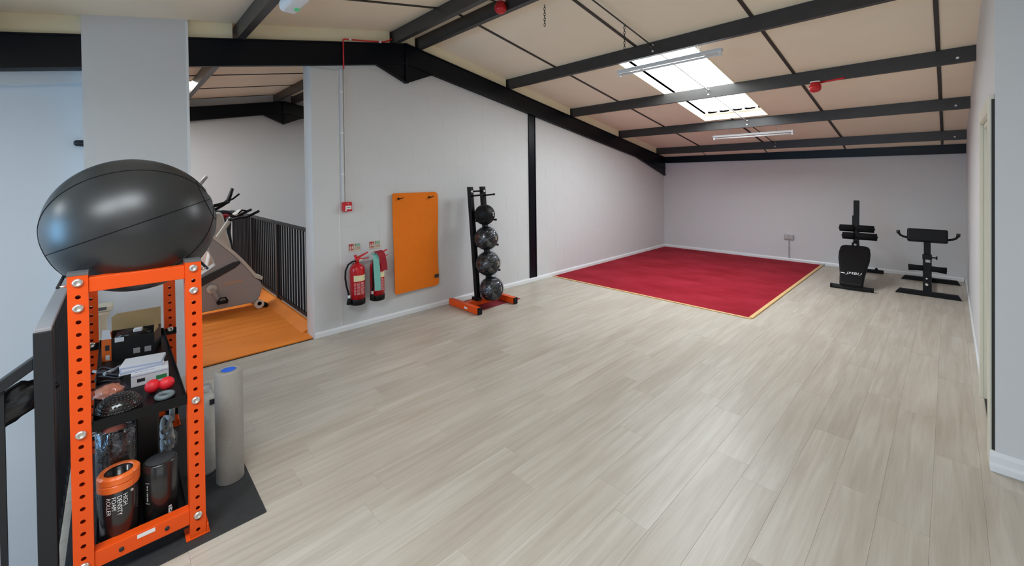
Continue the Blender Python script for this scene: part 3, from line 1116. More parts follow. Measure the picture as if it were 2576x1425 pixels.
# rope handle coil and cords
t = thing('skipping_rope', 'tangled dark cord with a pale handle beside the leaflets', 'rope', (-0.03, 2.98, TZ))
pts = []
for i in range(60):
    a = i * 0.42
    pts.append((0.045 * math.cos(a) * (1 + 0.2 * math.sin(i * 0.3)), 0.07 * math.sin(a * 0.9), 0.008 + 0.045 * (i / 60) + 0.006 * math.sin(i * 1.3)))
MB().tube(pts, 0.005, 8).build('cord', 'ink', t)
MB().tube([(-0.062, 0.17, 0.012), (-0.04, 0.12, 0.014), (-0.02, 0.06, 0.02), (0.0, 0.02, 0.03)], 0.007, 10).build('handle', 'cord', t)
MB().tube([(-0.02, -0.02, 0.045), (0.02, 0.0, 0.05), (0.04, 0.03, 0.05)], 0.009, 10).build('grip', 'cord', t)

# opened carton, black with an orange end
t = thing('open_carton', 'open black and orange carton with raised brown flaps at the shelf back', 'box', (0.068, 3.36, TZ), RAD(-14))
MB().box(-0.115, 0.115, -0.075, -0.072, 0, 0.125).build('front_panel', 'cardblack', t)
MB().box(-0.115, 0.115, 0.092, 0.095, 0, 0.125).build('back_panel', 'cardblack', t)
MB().box(-0.115, -0.112, -0.072, 0.092, 0, 0.125).build('end_panel', 'orangeplas', t)
MB().box(0.112, 0.115, -0.072, 0.092, 0, 0.125).build('end_panel', 'cardblack', t)
MB().box(-0.112, 0.112, -0.072, 0.092, 0, 0.003).build('base_panel', 'card', t)
MB().prism([(-0.115, 0.125), (0.115, 0.125), (0.115, 0.235), (-0.09, 0.225), (-0.115, 0.205)], 0.092, 0.095, 'y').build('back_flap', 'card', t)
MB().prism([(-0.072, 0.125), (0.03, 0.125), (0.03, 0.19), (-0.06, 0.195)], 0.1125, 0.1150, 'x').build('side_flap', 'card', t)
MB().box(-0.116, -0.075, -0.0775, -0.0755, 0, 0.125).build('orange_front', 'orangeplas', t)
MB().box(-0.101, -0.083, -0.0785, -0.0777, 0.06, 0.09).build('dark_window', 'ink', t)
MB().box(-0.1, -0.083, -0.0785, -0.0777, 0.006, 0.034).build('white_panel', 'paper', t)
MB().prism([(-0.116, 0.125), (-0.074, 0.125), (-0.08, 0.175), (-0.112, 0.18)], -0.0775, -0.0755, 'y').build('front_flap', 'paper', t)
MB().box(-0.06, -0.02, -0.0778, -0.0755, 0.10, 0.125).build('white_tab', 'paper', t)
for x in (0.02, 0.07):
    MB().box(x, x + 0.03, -0.0778, -0.0755, 0.02, 0.05).build('grey_panel', 'sock', t)
v, f = blob((0.0, 0.0, 0.11), 0.05, (1.6, 1.0, 0.6), 0.3, 4, 5); MB().add(v, f, True).build('packing_bag', 'bagblack', t)
MB().box(0.01, 0.05, -0.03, 0.0, 0.13, 0.15).build('white_packet', 'paper', t, 0.004)

# ---- things on the lower shelf
def cyl_wrap(t, R, h, m, n=48):
    return MB().lathe([(R - 0.006, 0), (R, 0.006), (R, h - 0.006), (R - 0.006, h)], n).build('roll_body', m, t)


def cyl_text(body, size, R, ztop, a0, spacing=1.0, line=1.0):
    vs, fs = text_geo(body, size, 'LEFT', spacing, line)
    out = []
    ys = [v.y for v in vs]
    mid = (max(ys) + min(ys)) / 2
    for v in vs:
        a = a0 + (v.y - mid) / R
        out.append(((R + 0.0008) * math.sin(a), -(R + 0.0008) * math.cos(a), ztop - v.x))
    return MB().add(out, fs)


t = thing('foam_roller', 'black foam roller with orange collar lettered HIGH DENSITY FOAM ROLLER', 'foam roller', (-0.003, 2.545, LZ))
R, h = 0.066, 0.292
MB().lathe([(R - 0.004, 0), (R, 0.004), (R, h - 0.004), (R - 0.004, h - 0.002), (R - 0.03, h - 0.002), (R - 0.03, h - 0.05), (0, h - 0.05)], 56).build('roll_body', 'wrapblack', t)
col = MB()
prof = [(R + 0.0015, h - 0.062), (R + 0.003, h - 0.058), (R + 0.003, h - 0.034), (R + 0.001, h - 0.032), (R + 0.001, h - 0.029), (R + 0.0035, h - 0.027), (R + 0.0035, h - 0.004), (R - 0.002, h + 0.004), (R - 0.014, h + 0.004), (R - 0.018, h - 0.001)]
n = 56
v, f = [], []
for r_, z_ in prof:
    for k_ in range(n):
        a = 2 * PI * k_ / n
        rr_ = r_ + (0.002 if r_ > R + 0.0025 and (k_ // 7) % 2 == 0 else 0)
        v.append((rr_ * math.cos(a), rr_ * math.sin(a), z_))
for i in range(len(prof) - 1):
    for k_ in range(n):
        f.append((i * n + k_, i * n + (k_ + 1) % n, (i + 1) * n + (k_ + 1) % n, (i + 1) * n + k_))
col.add(v, f)
col.build('collar', 'orangeplas', t)
MB().lathe([(R + 0.001, 0.0), (R + 0.002, 0.004), (R + 0.001, 0.012)], 48).build('bottom_collar', 'orangeplas', t)
cyl_text('HIGH\nDENSITY\nFOAM\nROLLER', 0.0215, R, h - 0.078, RAD(-7), 1.0, 0.86).build('lettering', 'white', t)
MB().add(*blob((R * math.sin(RAD(38)), -R * math.cos(RAD(38)), h - 0.08), 0.006, (1, 0.6, 1), 0.1)).build('small_mark', 'sock', t)

t = thing('black_foam_roller', 'short glossy black wrapped roller right of the lettered foam roller', 'foam roller', (0.139, 2.575, LZ))
R2, h2 = 0.063, 0.262
cyl_wrap(t, R2, h2, 'wrapblack')
MB().lathe([(R2 - 0.008, h2), (R2 - 0.01, h2 + 0.0015), (0, h2 + 0.0015)], 40).build('end_disc', 'rubber', t)
pr = MB()
for i, (q0, q1) in enumerate(((0.084, 0.096), (0.099, 0.107), (0.114, 0.118), (0.121, 0.135), (0.138, 0.158))):
    vs = [((R2 + 0.0008) * math.sin(RAD(a)), -(R2 + 0.0008) * math.cos(RAD(a)), h2 - q) for q in (q0, q1) for a in (-53, -50, -47)]
    pr.add(vs, [(0, 1, 4, 3), (1, 2, 5, 4)])
pr.build('small_print', 'sock', t)
for dz_ in (0.075, 0.168):
    vs = [((R2 + 0.0008) * math.sin(RAD(a)), -(R2 + 0.0008) * math.cos(RAD(a)), h2 - dz_ + q) for q in (0, 0.002) for a in (-59, -53, -47, -41)]
    MB().add(vs, [(0, 1, 5, 4), (1, 2, 6, 5), (2, 3, 7, 6)]).build('label_line', 'white', t)
mk = MB()
for a0, a1, q0, q1 in ((22, 33, 0.048, 0.056), (24, 36, 0.036, 0.044), (21, 26, 0.024, 0.046), (30, 35, 0.026, 0.036), (24, 31, 0.020, 0.026)):
    vs = [((R2 + 0.0008) * math.sin(RAD(a)), -(R2 + 0.0008) * math.cos(RAD(a)), q) for q in (q0, q1) for a in (a0, (a0 + a1) / 2, a1)]
    mk.add(vs, [(0, 1, 4, 3), (1, 2, 5, 4)])
mk.build('white_mark', 'white', t)

t = thing('tall_foam_roller', 'tall black plastic-wrapped roller with a salmon core, behind the lettered roller', 'foam roller', (-0.01, 2.72, LZ))
R3, h3 = 0.071, 0.415
MB().lathe([(R3 - 0.004, 0), (R3, 0.004), (R3, h3 - 0.004), (R3 - 0.004, h3), (R3 - 0.02, h3), (R3 - 0.022, h3 - 0.03), (0, h3 - 0.03)], 48).build('roll_body', 'wrapblack', t)
MB().lathe([(R3 - 0.022, h3 - 0.028), (R3 - 0.024, h3 - 0.010), (0, h3 - 0.010)], 40).build('core', 'core', t)
wv = MB().lathe([(R3 + 0.002, 0), (R3 + 0.0035, 0.1), (R3 + 0.002, 0.2), (R3 + 0.004, 0.3), (R3 + 0.002, h3 + 0.004), (R3 - 0.012, h3 + 0.008)], 40)
wv.build('wrap_film', 'wrap', t)

o = MB().box(-0.045, 0.045, -0.03, 0.03, 0, 0.50).build('upright_case', 'cardblack', None, 0.008)
o.location = (0.105, 2.80, LZ)
tag(o, 'tall plain black case standing between the rollers on the lower shelf', 'case')

t = thing('rope_bundle', 'grey braided rope in a clear plastic bag behind the black roller', 'bag', (0.185, 2.86, LZ))
v, f = blob((0, 0.0, 0.14), 0.1, (0.42, 1.2, 1.35), 0.3, 5, 21, 4); MB().add(v, f, True).build('bag_film', 'wrap', t)
pts = [(0.0 + 0.02 * math.sin(i * 0.55), 0.02 + 0.07 * math.sin(i * 0.8), 0.03 + 0.0045 * i) for i in range(60)]
MB().tube(pts, 0.011, 8).build('rope', 'cord', t)
pts = [(0.028, 0.10, 0.25), (0.03, 0.1, 0.33), (0.026, 0.11, 0.42)]
MB().tube(pts, 0.013, 10).build('rope_end', 'cord', t)
v, f = blob((0.01, 0.05, 0.19), 0.05, (0.5, 1.2, 1.3), 0.3, 5, 33, 3); MB().add(v, f, True).build('white_packing', 'foamcream', t)

# ---- things standing on the mat beside the rack
t = thing('grey_foam_roller', 'long pale grey foam roller with blue core standing beside the rack', 'foam roller', (0.449, 2.785, 0.008))
R4, h4 = 0.066, 0.612
MB().lathe([(R4 - 0.003, 0), (R4, 0.004), (R4, h4 - 0.008), (R4 - 0.006, h4), (0.036, h4), (0.036, h4 - 0.015)], 56).build('roll_body', 'greyfoam', t)
MB().lathe([(0.0359, h4 - 0.03), (0.0359, h4 - 0.0012), (0.030, h4 + 0.0005), (0, h4 + 0.0005)], 40).build('core', 'bluefoam', t)
t = thing('wrapped_cream_roll', 'cream roll in clear plastic between the rack post and grey roller', 'roll', (0.363, 2.93, 0.008))
MB().lathe([(0.03, 0.0), (0.043, 0.02), (0.044, 0.2), (0.042, 0.42), (0.03, 0.45), (0, 0.452)], 28).build('roll_body', 'foamcream', t)
wv = MB().lathe([(0.046, 0.0), (0.047, 0.12), (0.045, 0.25), (0.048, 0.38), (0.04, 0.46), (0.02, 0.50)], 28).build('wrap_film', 'wrap', t)
v, f = blob((0.0, 0, 0.485), 0.03, (1, 0.8, 0.8), 0.5, 5, 11); MB().add(v, f, True).build('twisted_end', 'wrap', t)
MB().box(0.01, 0.04, -0.046, -0.044, 0.40, 0.43).build('dark_tag', 'ink', t)

# ---- cream pedestal by the wall
t = thing('pedestal', 'cream column with a wide flat top seen through the rack', 'pedestal', (-0.085, 4.3, 0))
MB().lathe([(0.12, 0), (0.12, 0.03), (0.045, 0.05), (0.036, 0.2), (0.034, 0.66), (0.05, 0.70), (0.06, 0.73)], 24).build('column', 'cream', t)
MB().box(-0.085, 0.07, -0.06, 0.06, 0.73, 0.775).build('top_head', 'cream', t, 0.01)
MB().box(-0.06, 0.035, -0.0615, -0.060, 0.745, 0.767).build('display', 'cap', t)

# ================================================================== GUARD RAILING BY THE STAIRS
t = thing('stair_guard_railing', 'dark metal guard railing behind the orange rack along the stairwell', 'railing', (-0.212, 2.51, 0))
MB().box(-0.027, 0.027, -0.027, 0.027, 0, 1.085).build('post', 'darkgrey', t, 0.003)
MB().box(-0.027, 0.027, 2.0, 2.045, 0, 1.085).build('post', 'darkgrey', t, 0.003)
MB().box(-0.024, 0.024, -0.027, 2.04, 1.085, 1.1).build('top_rail', 'railtoplit', t, 0.003)
MB().box(-0.012, 0.012, 0.027, 2.0, 0.06, 0.085).build('bottom_rail', 'darkgrey', t)
bm_ = MB().box(-0.0075, 0.0075, -0.0075, 0.0075, 0.085, 1.085).mesh('baluster'); bm_.materials.append(MT['darkgrey'])
for i in range(19):
    inst('baluster', bm_, (0, 0.11 + 0.1 * i, 0), t)
# stair balustrade descending away from the newel
t = thing('stair_handrail', 'sloping dark stair handrail running down from the newel post', 'handrail', (-0.24, 2.53, 0))
def hz(x): return 0.935 + (x) * 0.755
m = MB().prism([(0, hz(0)), (-2.0, hz(-2.0)), (-2.0, hz(-2.0) + 0.05), (0, hz(0) + 0.05)], -0.02, 0.02, 'y'); m.build('rail', 'darkgrey', t, 0.004)
m = MB().prism([(0, hz(0) - 0.86), (-2.0, hz(-2.0) - 0.86), (-2.0, hz(-2.0) - 0.83), (0, hz(0) - 0.83)], -0.012, 0.012, 'y'); m.build('lower_rail', 'darkgrey', t)
for i in range(14):
    x = -0.088 - 0.13 * i
    MB().box(x - 0.009, x + 0.009, -0.009, 0.009, hz(x) - 0.84, hz(x) + 0.01).build('baluster', 'darkgrey', t)
# black bag hung on the handrail
v, f = blob((-0.13, 0.055, 0.765), 0.13, (1.3, 0.24, 0.6), 0.2, 6, 4, 4)
v = [Vector((p.x, p.y, p.z + 0.4 * (p.x + 0.13))) for p in v]
o = MB().add(v, f, True).build('bin_bag', 'bagblack')
o.location = (-0.24, 2.53, 0)
tag(o, 'black plastic bag hanging below the stair handrail at the left edge', 'bag')
# short black wall stub beside the pillar
o = MB().tube([(0, 0, 0), (-0.02, 0, 0), (-0.06, 0, 0), (-0.072, 0, 0)], 0.026, 14, rs=[0.026, 0.026, 0.024, 0.012]).build('wall_stub', 'darkgrey')
o.location = (-0.15, 4.76, 1.985)
tag(o, 'short black rounded peg on the stairwell wall beside the pillar', 'peg')

# ================================================================== NEXT BAY: railing and bikes
t = thing('balcony_railing', 'black balcony railing with vertical bars seen through the wall opening', 'railing', (1.62, YA + 0.25, 0))
Lr = 4.6
MB().box(-0.03, 0.03, 0, Lr, 1.07, 1.10).build('top_rail', 'darkgrey', t, 0.003)
MB().box(-0.015, 0.015, 0, Lr, 0.07, 0.10).build('bottom_rail', 'darkgrey', t)
for y in (0.03, 1.5, 2.95, 4.4):
    MB().box(-0.025, 0.025, y - 0.025, y + 0.025, 0, 1.08).build('post', 'darkgrey', t)
b2 = MB().box(-0.009, 0.009, -0.009, 0.009, 0.1, 1.07).mesh('baluster'); b2.materials.append(MT['darkgrey'])
for i in range(42):
    y = 0.13 + 0.105 * i
    if min(abs(y - q) for q in (0.03, 1.5, 2.95, 4.4)) > 0.04 and y < Lr - 0.05:
        inst('baluster', b2, (0, y, 0), t)


def curve_strip(pts, off):
    # offset polyline outwards (to the right of travel) for a band
    return [(p[0] + off * 0.6, p[1] + off) for p in pts]


t = thing('exercise_bike', 'grey exercise bike with pale curved top edge on the orange floor', 'exercise bike', (0, 6.3, 0.004))
topc = [(0.80, 1.02), (0.874, 0.955), (0.94, 0.885), (1.011, 0.808), (1.09, 0.72), (1.171, 0.619), (1.25, 0.505), (1.328, 0.386)]
body = [(0.52, 0.05), (1.30, 0.062), (1.379, 0.123), (1.409, 0.265), (1.382, 0.334)] + topc[::-1] + [(0.84, 0.80), (0.9, 0.62), (0.72, 0.5), (0.52, 0.42)]
MB().prism(body, 0.0, 0.16, 'y').build('fairing', 'bikegrey', t, 0.012)
st = MB().prism(topc + [(1.40, 0.345)] + curve_strip(topc + [(1.40, 0.345)], 0.034)[::-1], -0.008, 0.168, 'y')
st.build('top_edge', 'bikelight', t)
MB().prism([(0.52, 0.30), (0.72, 0.36), (1.1, 0.55), (1.165, 0.60), (1.15, 0.635), (1.08, 0.625), (0.72, 0.47), (0.52, 0.42)], -0.02, 0.0, 'y').build('side_band', 'bikedark', t, 0.008)
MB().prism([(x + 1.08, z + 0.37) for x, z in [(px * math.cos(0.1) - pz_ * math.sin(0.1), px * math.sin(0.1) + pz_ * math.cos(0.1)) for px, pz_ in rounded(0.21, 0.034, 0.016)]], -0.004, 0.001, 'y').build('badge', 'bikepink', t)
MB().tube([(0.82, 0.08, 0.80), (0.93, 0.08, 0.933), (1.072, 0.08, 1.16), (1.09, 0.08, 1.19)], 0.026, 14).build('stem', 'bikelight', t)
MB().tube([(1.07, -0.05, 1.17), (1.12, -0.10, 1.19), (1.22, -0.13, 1.2), (1.36, -0.13, 1.27)], 0.016, 10).build('handlebar', 'black', t)
MB().tube([(1.07, 0.21, 1.17), (1.12, 0.26, 1.19), (1.22, 0.29, 1.2), (1.36, 0.29, 1.27)], 0.016, 10).build('handlebar', 'black', t)
MB().tube([(1.07, -0.05, 1.17), (1.07, 0.21, 1.17)], 0.02, 10).build('cross_tube', 'black', t)
MB().box(-0.05, 0.05, -0.1, 0.1, -0.012, 0.012, Tl(1.16, 0.08, 1.25) @ Ry(RAD(-35))).build('console', 'bikelight', t, 0.006)
MB().tube([(1.1, 0.0, 1.19), (1.19, -0.02, 1.285), (1.24, -0.02, 1.27)], 0.011, 8).build('grip', 'black', t)
MB().lathe([(0.056, 0), (0.056, 0.02), (0.05, 0.026), (0.02, 0.026), (0.0, 0.03)], 24, Tl(0.856, -0.002, 0.331) @ Rx(RAD(90))).build('crank_disc', 'bikelight', t)
MB().prism([(0.835, 0.33), (0.875, 0.34), (0.955, 0.16), (0.925, 0.14)], -0.05, -0.03, 'y').build('crank_arm', 'bikegrey', t, 0.004)
MB().box(-0.055, 0.055, -0.12, -0.045, -0.015, 0.015, Tl(0.95, 0, 0.16)).build('pedal', 'black', t, 0.006)
MB().tube([(0.90, -0.085, 0.165), (0.93, -0.085, 0.215), (0.985, -0.085, 0.215), (1.01, -0.085, 0.165)], 0.009, 8).build('pedal_strap', 'black', t)
for y0 in (-0.10, 0.2):
    MB().lathe([(0.05, 0), (0.055, 0.01), (0.055, 0.05), (0.05, 0.06)], 20, Tl(1.345, y0 + 0.03, 0.056) @ Rx(RAD(90))).build('wheel', 'bikelight', t)
MB().tube([(1.345, -0.13, 0.07), (1.345, 0.25, 0.07)], 0.025, 12).build('front_foot', 'bikegrey', t)
MB().tube([(1.42, -0.13, 0.03), (1.42, -0.03, 0.03)], 0.026, 10).build('foot_pad', 'black', t)
MB().tube([(0.45, -0.16, 0.035), (0.45, 0.32, 0.035)], 0.03, 12).build('rear_foot', 'bikegrey', t)
MB().tube([(0.58, 0.08, 0.4), (0.5, 0.08, 0.86)], 0.03, 12).build('seat_post', 'bikelight', t)
v, f = blob((0.47, 0.08, 0.9), 0.12, (1.2, 1.0, 0.4), 0.05); MB().add(v, f, True).build('saddle', 'black', t)

t = thing('upright_bike', 'pale grey upright bike with tall black handlebars behind the ball', 'exercise bike', (0, 7.25, 0.004))
bod = [(0.95, 0.05), (1.2, 0.06), (1.25, 0.2), (1.21, 0.45), (1.23, 0.60), (1.215, 0.72), (1.17, 0.92), (1.13, 1.16), (1.10, 1.22), (1.045, 1.215), (1.03, 1.1), (1.02, 0.9), (0.97, 0.7), (0.93, 0.5), (0.90, 0.3)]
MB().prism(bod, -0.1, 0.12, 'y').build('fairing', 'bikelight', t, 0.03, 3)
MB().prism([(1.03, 0.92), (1.05, 1.2), (1.02, 1.2), (0.98, 0.9), (0.93, 0.7), (0.97, 0.7)], -0.13, -0.1, 'y').build('side_trim', 'bikegrey', t, 0.01)
MB().prism([(0.84, 1.62), (0.89, 1.60), (1.03, 1.24), (1.07, 0.98), (1.03, 0.97), (0.99, 1.15)], -0.12, 0.16, 'y').build('console', 'bikelight', t, 0.01)
MB().tube([(0.86, 0.0, 1.60), (0.955, 0.0, 1.73)], 0.025, 12).build('console_handle', 'bikegrey', t)
MB().tube([(1.04, 0.0, 1.25), (1.12, -0.02, 1.30), (1.2, -0.05, 1.36), (1.25, -0.06, 1.55)], 0.02, 10).build('handlebar', 'black', t)
MB().tube([(1.12, 0.05, 1.30), (1.22, 0.14, 1.38), (1.285, 0.16, 1.55)], 0.018, 10).build('handlebar', 'black', t)
MB().tube([(1.19, 0.0, 1.36), (1.26, -0.02, 1.40), (1.34, -0.03, 1.47)], 0.013, 8).build('grip', 'black', t)
MB().tube([(1.02, -0.08, 1.31), (1.13, -0.08, 1.34), (1.2, -0.05, 1.36)], 0.024, 10).build('cross_tube', 'black', t)
MB().tube([(1.06, 0.05, 1.22), (1.2, 0.05, 1.2), (1.3, 0.05, 1.17)], 0.03, 10).build('side_arm', 'bikedark', t)
MB().add(*blob((1.16, 0.02, 1.15), 0.05, (1.2, 1, 0.7), 0.2), True).build('red_grip', 'redcloth', t)
MB().prism([(1.14, 1.12), (1.26, 1.18), (1.24, 0.9), (1.27, 0.62), (1.22, 0.6), (1.19, 0.9)], 0.06, 0.14, 'y').build('side_shell', 'bikedark', t, 0.01)
MB().tube([(0.7, -0.2, 0.035), (0.7, 0.25, 0.035)], 0.03, 12).build('rear_foot', 'bikegrey', t)
MB().tube([(1.2, -0.2, 0.035), (1.2, 0.25, 0.035)], 0.03, 12).build('front_foot', 'bikegrey', t)
MB().box(0.68, 1.0, -0.03, 0.05, 0.05, 0.12).build('frame', 'bikegrey', t, 0.01)

# ================================================================== WALL FITTINGS ON THE LONG WALL
YW = YA - 0.0014    # face of the blocks
t = thing('fire_call_point', 'red fire alarm call point at the foot of the white trunking', 'call point', (1.852, YW, 1.37))
MB().box(-0.048, 0.048, -0.05, 0, -0.05, 0.05).build('housing', 'redplas', t, 0.004)
MB().box(-0.026, 0.04, -0.0525, -0.05, -0.028, 0.012).build('glass_panel', 'white', t, 0.002)
MB().box(-0.012, 0.026, -0.0532, -0.0524, -0.012, -0.006).build('print_line', 'ink', t)
MB().box(0.0, 0.012, -0.052, -0.05, 0.028, 0.036).build('indicator', 'white', t)
MB().box(-0.03, -0.012, -0.052, -0.05, -0.043, -0.03).build('key_slot', 'white', t)
t = thing('cable_trunking', 'white vertical cable trunking on the wall above the call point', 'trunking', (1.837, YW, 1.42))
MB().box(-0.032, -0.006, -0.02, 0, 0, 1.46).build('trunk', 'plaster', t, 0.003)
MB().box(0.004, 0.022, -0.014, 0, 0, 1.46).build('trunk', 'plaster', t, 0.003)
for z in (0.3, 0.75, 1.2):
    MB().box(-0.034, -0.004, -0.021, 0.0, z, z + 0.018).build('clip', 'white', t)
t = thing('red_alarm_cable', 'thin red alarm cable crossing the black rafter near the ridge', 'cable', (0, YA - 0.065, 0))
MB().tube([(1.825, 0, 2.87), (1.825, 0, 3.185), (1.84, 0.0, 3.195), (2.1, 0, 3.23), (2.3, 0, 3.262), (2.36, 0, 3.29), (2.40, 0, 3.32)], 0.008, 8).build('cable', 'redplas', t)
for x, z in ((1.9, 3.203), (2.25, 3.252)):
    MB().box(x - 0.012, x + 0.012, -0.01, 0.012, z - 0.01, z + 0.01).build('clip', 'white', t)


def fire_sign(x, lab):
    t = thing('fire_sign', lab, 'sign', (x, YW, 0.91), 0, 'fire signs on the long wall')
    MB().box(-0.068, -0.004, -0.004, 0, -0.048, 0.045).build('plate', 'signcream', t)
    MB().box(0.004, 0.068, -0.004, 0, -0.048, 0.045).build('plate', 'signcream', t)
    MB().box(-0.063, -0.01, -0.0048, -0.004, -0.028, 0.038).build('red_field', 'signred', t)
    # extinguisher and flame pictograms
    e = MB().prism([(q[0] - 0.048, q[1] - 0.006) for q in rounded(0.014, 0.034, 0.006)], -0.0056, -0.0048, 'y')
    e.box(-0.052, -0.036, -0.0056, -0.0048, 0.014, 0.018)
    e.build('extinguisher_symbol', 'signcream', t)
    MB().prism([(-0.03, -0.016), (-0.016, -0.016), (-0.013, 0.0), (-0.017, 0.012), (-0.02, 0.004), (-0.023, 0.028), (-0.03, 0.01), (-0.033, -0.004)], -0.0056, -0.0048, 'y').build('flame_symbol', 'signcream', t)
    for i in range(2):
        MB().box(-0.06, -0.014, -0.0048, -0.004, -0.036 - 0.006 * i, -0.033 - 0.006 * i).build('text_line', 'signbrown', t)
    MB().box(0.02, 0.064, -0.0048, -0.004, 0.004, 0.04).build('green_field', 'signgreen', t)
    MB().box(0.02, 0.064, -0.0048, -0.004, -0.03, -0.002).build('tan_field', 'signbrown', t)
    for i in range(5):
        MB().box(0.007, 0.016, -0.0048, -0.004, 0.027 - 0.0145 * i, 0.037 - 0.0145 * i).build('icon', 'ink' if i < 2 else 'signbrown', t)
    for i in range(4):
        MB().box(0.024, 0.058, -0.0052, -0.0048, 0.032 - 0.017 * i, 0.0345 - 0.017 * i).build('text_line', 'signcream', t)


fire_sign(1.938, 'red and green fire sign above the extinguisher with the hose on view')
fire_sign(2.176, 'red and green fire sign above the extinguisher draped with bands')


def extinguisher(x, lab, hose_out):
    t = thing('fire_extinguisher', lab, 'fire extinguisher', (x, YA - 0.105, 0.30), RAD(0), 'wall-hung fire extinguishers')
    R = 0.079
    MB().lathe([(R, 0.05), (R, 0.37), (R * 0.97, 0.395), (R * 0.82, 0.42), (R * 0.5, 0.438), (0.026, 0.442), (0.026, 0.452)], 40).build('cylinder', 'red', t)
    MB().lathe([(R - 0.004, 0.0), (R + 0.002, 0.004), (R + 0.002, 0.062), (R, 0.064)], 40).build('base_cup', 'black', t)
    # label band wrapped on the front
    def patch(a0, a1, z0, z1, m, nm, off):
        n = 12
        v = []
        for i in range(n + 1):
            a = RAD(a0 + (a1 - a0) * i / n)
            for z in (z0, z1):
                v.append(((R + off) * math.sin(a), -(R + off) * math.cos(a), z))
        MB().add(v, [(2 * i, 2 * i + 2, 2 * i + 3, 2 * i + 1) for i in range(n)], True).build(nm, m, t)
    patch(-50, 62, 0.262, 0.325, 'label', 'cream_band', 0.0008)
    ln = MB()
    for i in range(11):
        z = 0.245 - 0.0125 * i
        for a0, a1 in ((-48, -34), (-26, -2), (4, 30 + (i * 13) % 25)):
            n = 6
            v = []
            for q in range(n + 1):
                a = RAD(a0 + (a1 - a0) * q / n)
                for zz in (z - 0.0025, z + 0.0025):
                    v.append(((R + 0.0008) * math.sin(a), -(R + 0.0008) * math.cos(a), zz))
            ln.add(v, [(2 * q, 2 * q + 2, 2 * q + 3, 2 * q + 1) for q in range(n)], True)
    ln.build('instruction_print', 'print', t)
    MB().lathe([(0.02, 0.45), (0.02, 0.475), (0.026, 0.478), (0.026, 0.495), (0.014, 0.51), (0, 0.512)], 18).build('valve', 'redplas', t)
    MB().box(-0.02, 0.06, -0.014, 0.014, 0.462, 0.49).build('valve_block', 'bolt', t, 0.004)
    MB().prism([(0.0, 0.488), (0.13, 0.485), (0.13, 0.493), (0.0, 0.5)], -0.012, 0.012, 'y').build('carry_handle', 'redplas', t)
    MB().prism([(0.0, 0.505), (0.02, 0.50), (0.125, 0.55), (0.123, 0.558), (0.0, 0.515)], -0.012, 0.012, 'y').build('squeeze_lever', 'redplas', t)
    MB().box(-0.012, 0.012, -0.01, 0.01, 0.0, 0.028, Tl(-0.012, 0, 0.512) @ Ry(RAD(-20))).build('safety_pin', 'redplas', t)
    if hose_out:
        pts = [(-0.02, -0.01, 0.475), (-0.06, -0.02, 0.475), (-0.105, -0.02, 0.45), (-0.135, -0.02, 0.39), (-0.14, -0.02, 0.31), (-0.128, -0.02, 0.22), (-0.108, -0.02, 0.14), (-0.1, -0.02, 0.095)]
        noz = (-0.1, -0.02)
    else:
        pts = [(-0.02, -0.02, 0.475), (-0.05, -0.04, 0.47), (-0.07, -0.055, 0.42), (-0.075, -0.055, 0.3), (-0.072, -0.052, 0.18), (-0.08, -0.045, 0.12)]
        noz = (-0.08, -0.045)
    MB().tube(pts, 0.0095, 10).build('hose', 'black', t)
    MB().tube([(noz[0], noz[1], 0.12), (noz[0], noz[1], 0.085)], 0.013, 12).build('hose_collar', 'white', t)
    MB().tube([(noz[0], noz[1], 0.085), (noz[0] - 0.002, noz[1], 0.055), (noz[0] - 0.004, noz[1], 0.02)], 0.02, 12, rs=[0.014, 0.022, 0.026]).build('nozzle', 'black', t)
    MB().box(-0.03, 0.03, 0.07, 0.0995, 0.36, 0.44).build('wall_bracket', 'bolt', t)
    MB().box(-0.02, 0.02, 0.0, 0.09, 0.446, 0.452).build('bracket_arm', 'bolt', t)
    return t


extinguisher(1.922, 'red fire extinguisher with a black hose curving out on its left', True)
extinguisher(2.152, 'red fire extinguisher with teal and dark red bands draped over it', False)

# bands draped over the second extinguisher
def ribbon(path, wdir, wd, th=0.004):
    # flat ribbon following path (list of points), width direction per point
    m = MB()
    v = []
    for i, p in enumerate(path):
        p = Vector(p)
        d = (Vector(path[min(i + 1, len(path) - 1)]) - Vector(path[max(i - 1, 0)])).normalized()
        w_ = Vector(wdir[i] if isinstance(wdir, list) else wdir).normalized()
        nrm = d.cross(w_).normalized() * th / 2
        w2 = (wd[i] if isinstance(wd, list) else wd) / 2
        v += [p + w_ * w2 + nrm, p - w_ * w2 + nrm, p - w_ * w2 - nrm, p + w_ * w2 - nrm]
    f = [(3, 2, 1, 0)]
    for i in range(len(path) - 1):
        a, b_ = 4 * i, 4 * i + 4
        for k_ in range(4):
            f.append((a + k_, a + (k_ + 1) % 4, b_ + (k_ + 1) % 4, b_ + k_))
    e = 4 * (len(path) - 1)
    f.append((e, e + 1, e + 2, e + 3))
    return m.add(v, f, False)


t = thing('exercise_band', 'teal and dark red exercise band draped over the second extinguisher', 'band', (2.152, YA - 0.105, 0.30))
ribbon([(-0.035, 0.03, 0.52), (-0.04, -0.02, 0.535), (-0.046, -0.07, 0.515), (-0.05, -0.09, 0.46), (-0.046, -0.092, 0.36), (-0.04, -0.09, 0.25), (-0.036, -0.088, 0.125)], (1, 0, 0), [0.05, 0.055, 0.06, 0.07, 0.075, 0.072, 0.07]).build('teal_end', 'teal', t)
ribbon([(-0.01, 0.02, 0.545), (0.0, -0.03, 0.557), (0.008, -0.075, 0.545), (0.02, -0.095, 0.50), (0.035, -0.097, 0.42), (0.045, -0.097, 0.34)], (1, 0, 0.12), [0.075, 0.08, 0.085, 0.078, 0.075, 0.07]).build('red_end', 'redcloth', t)

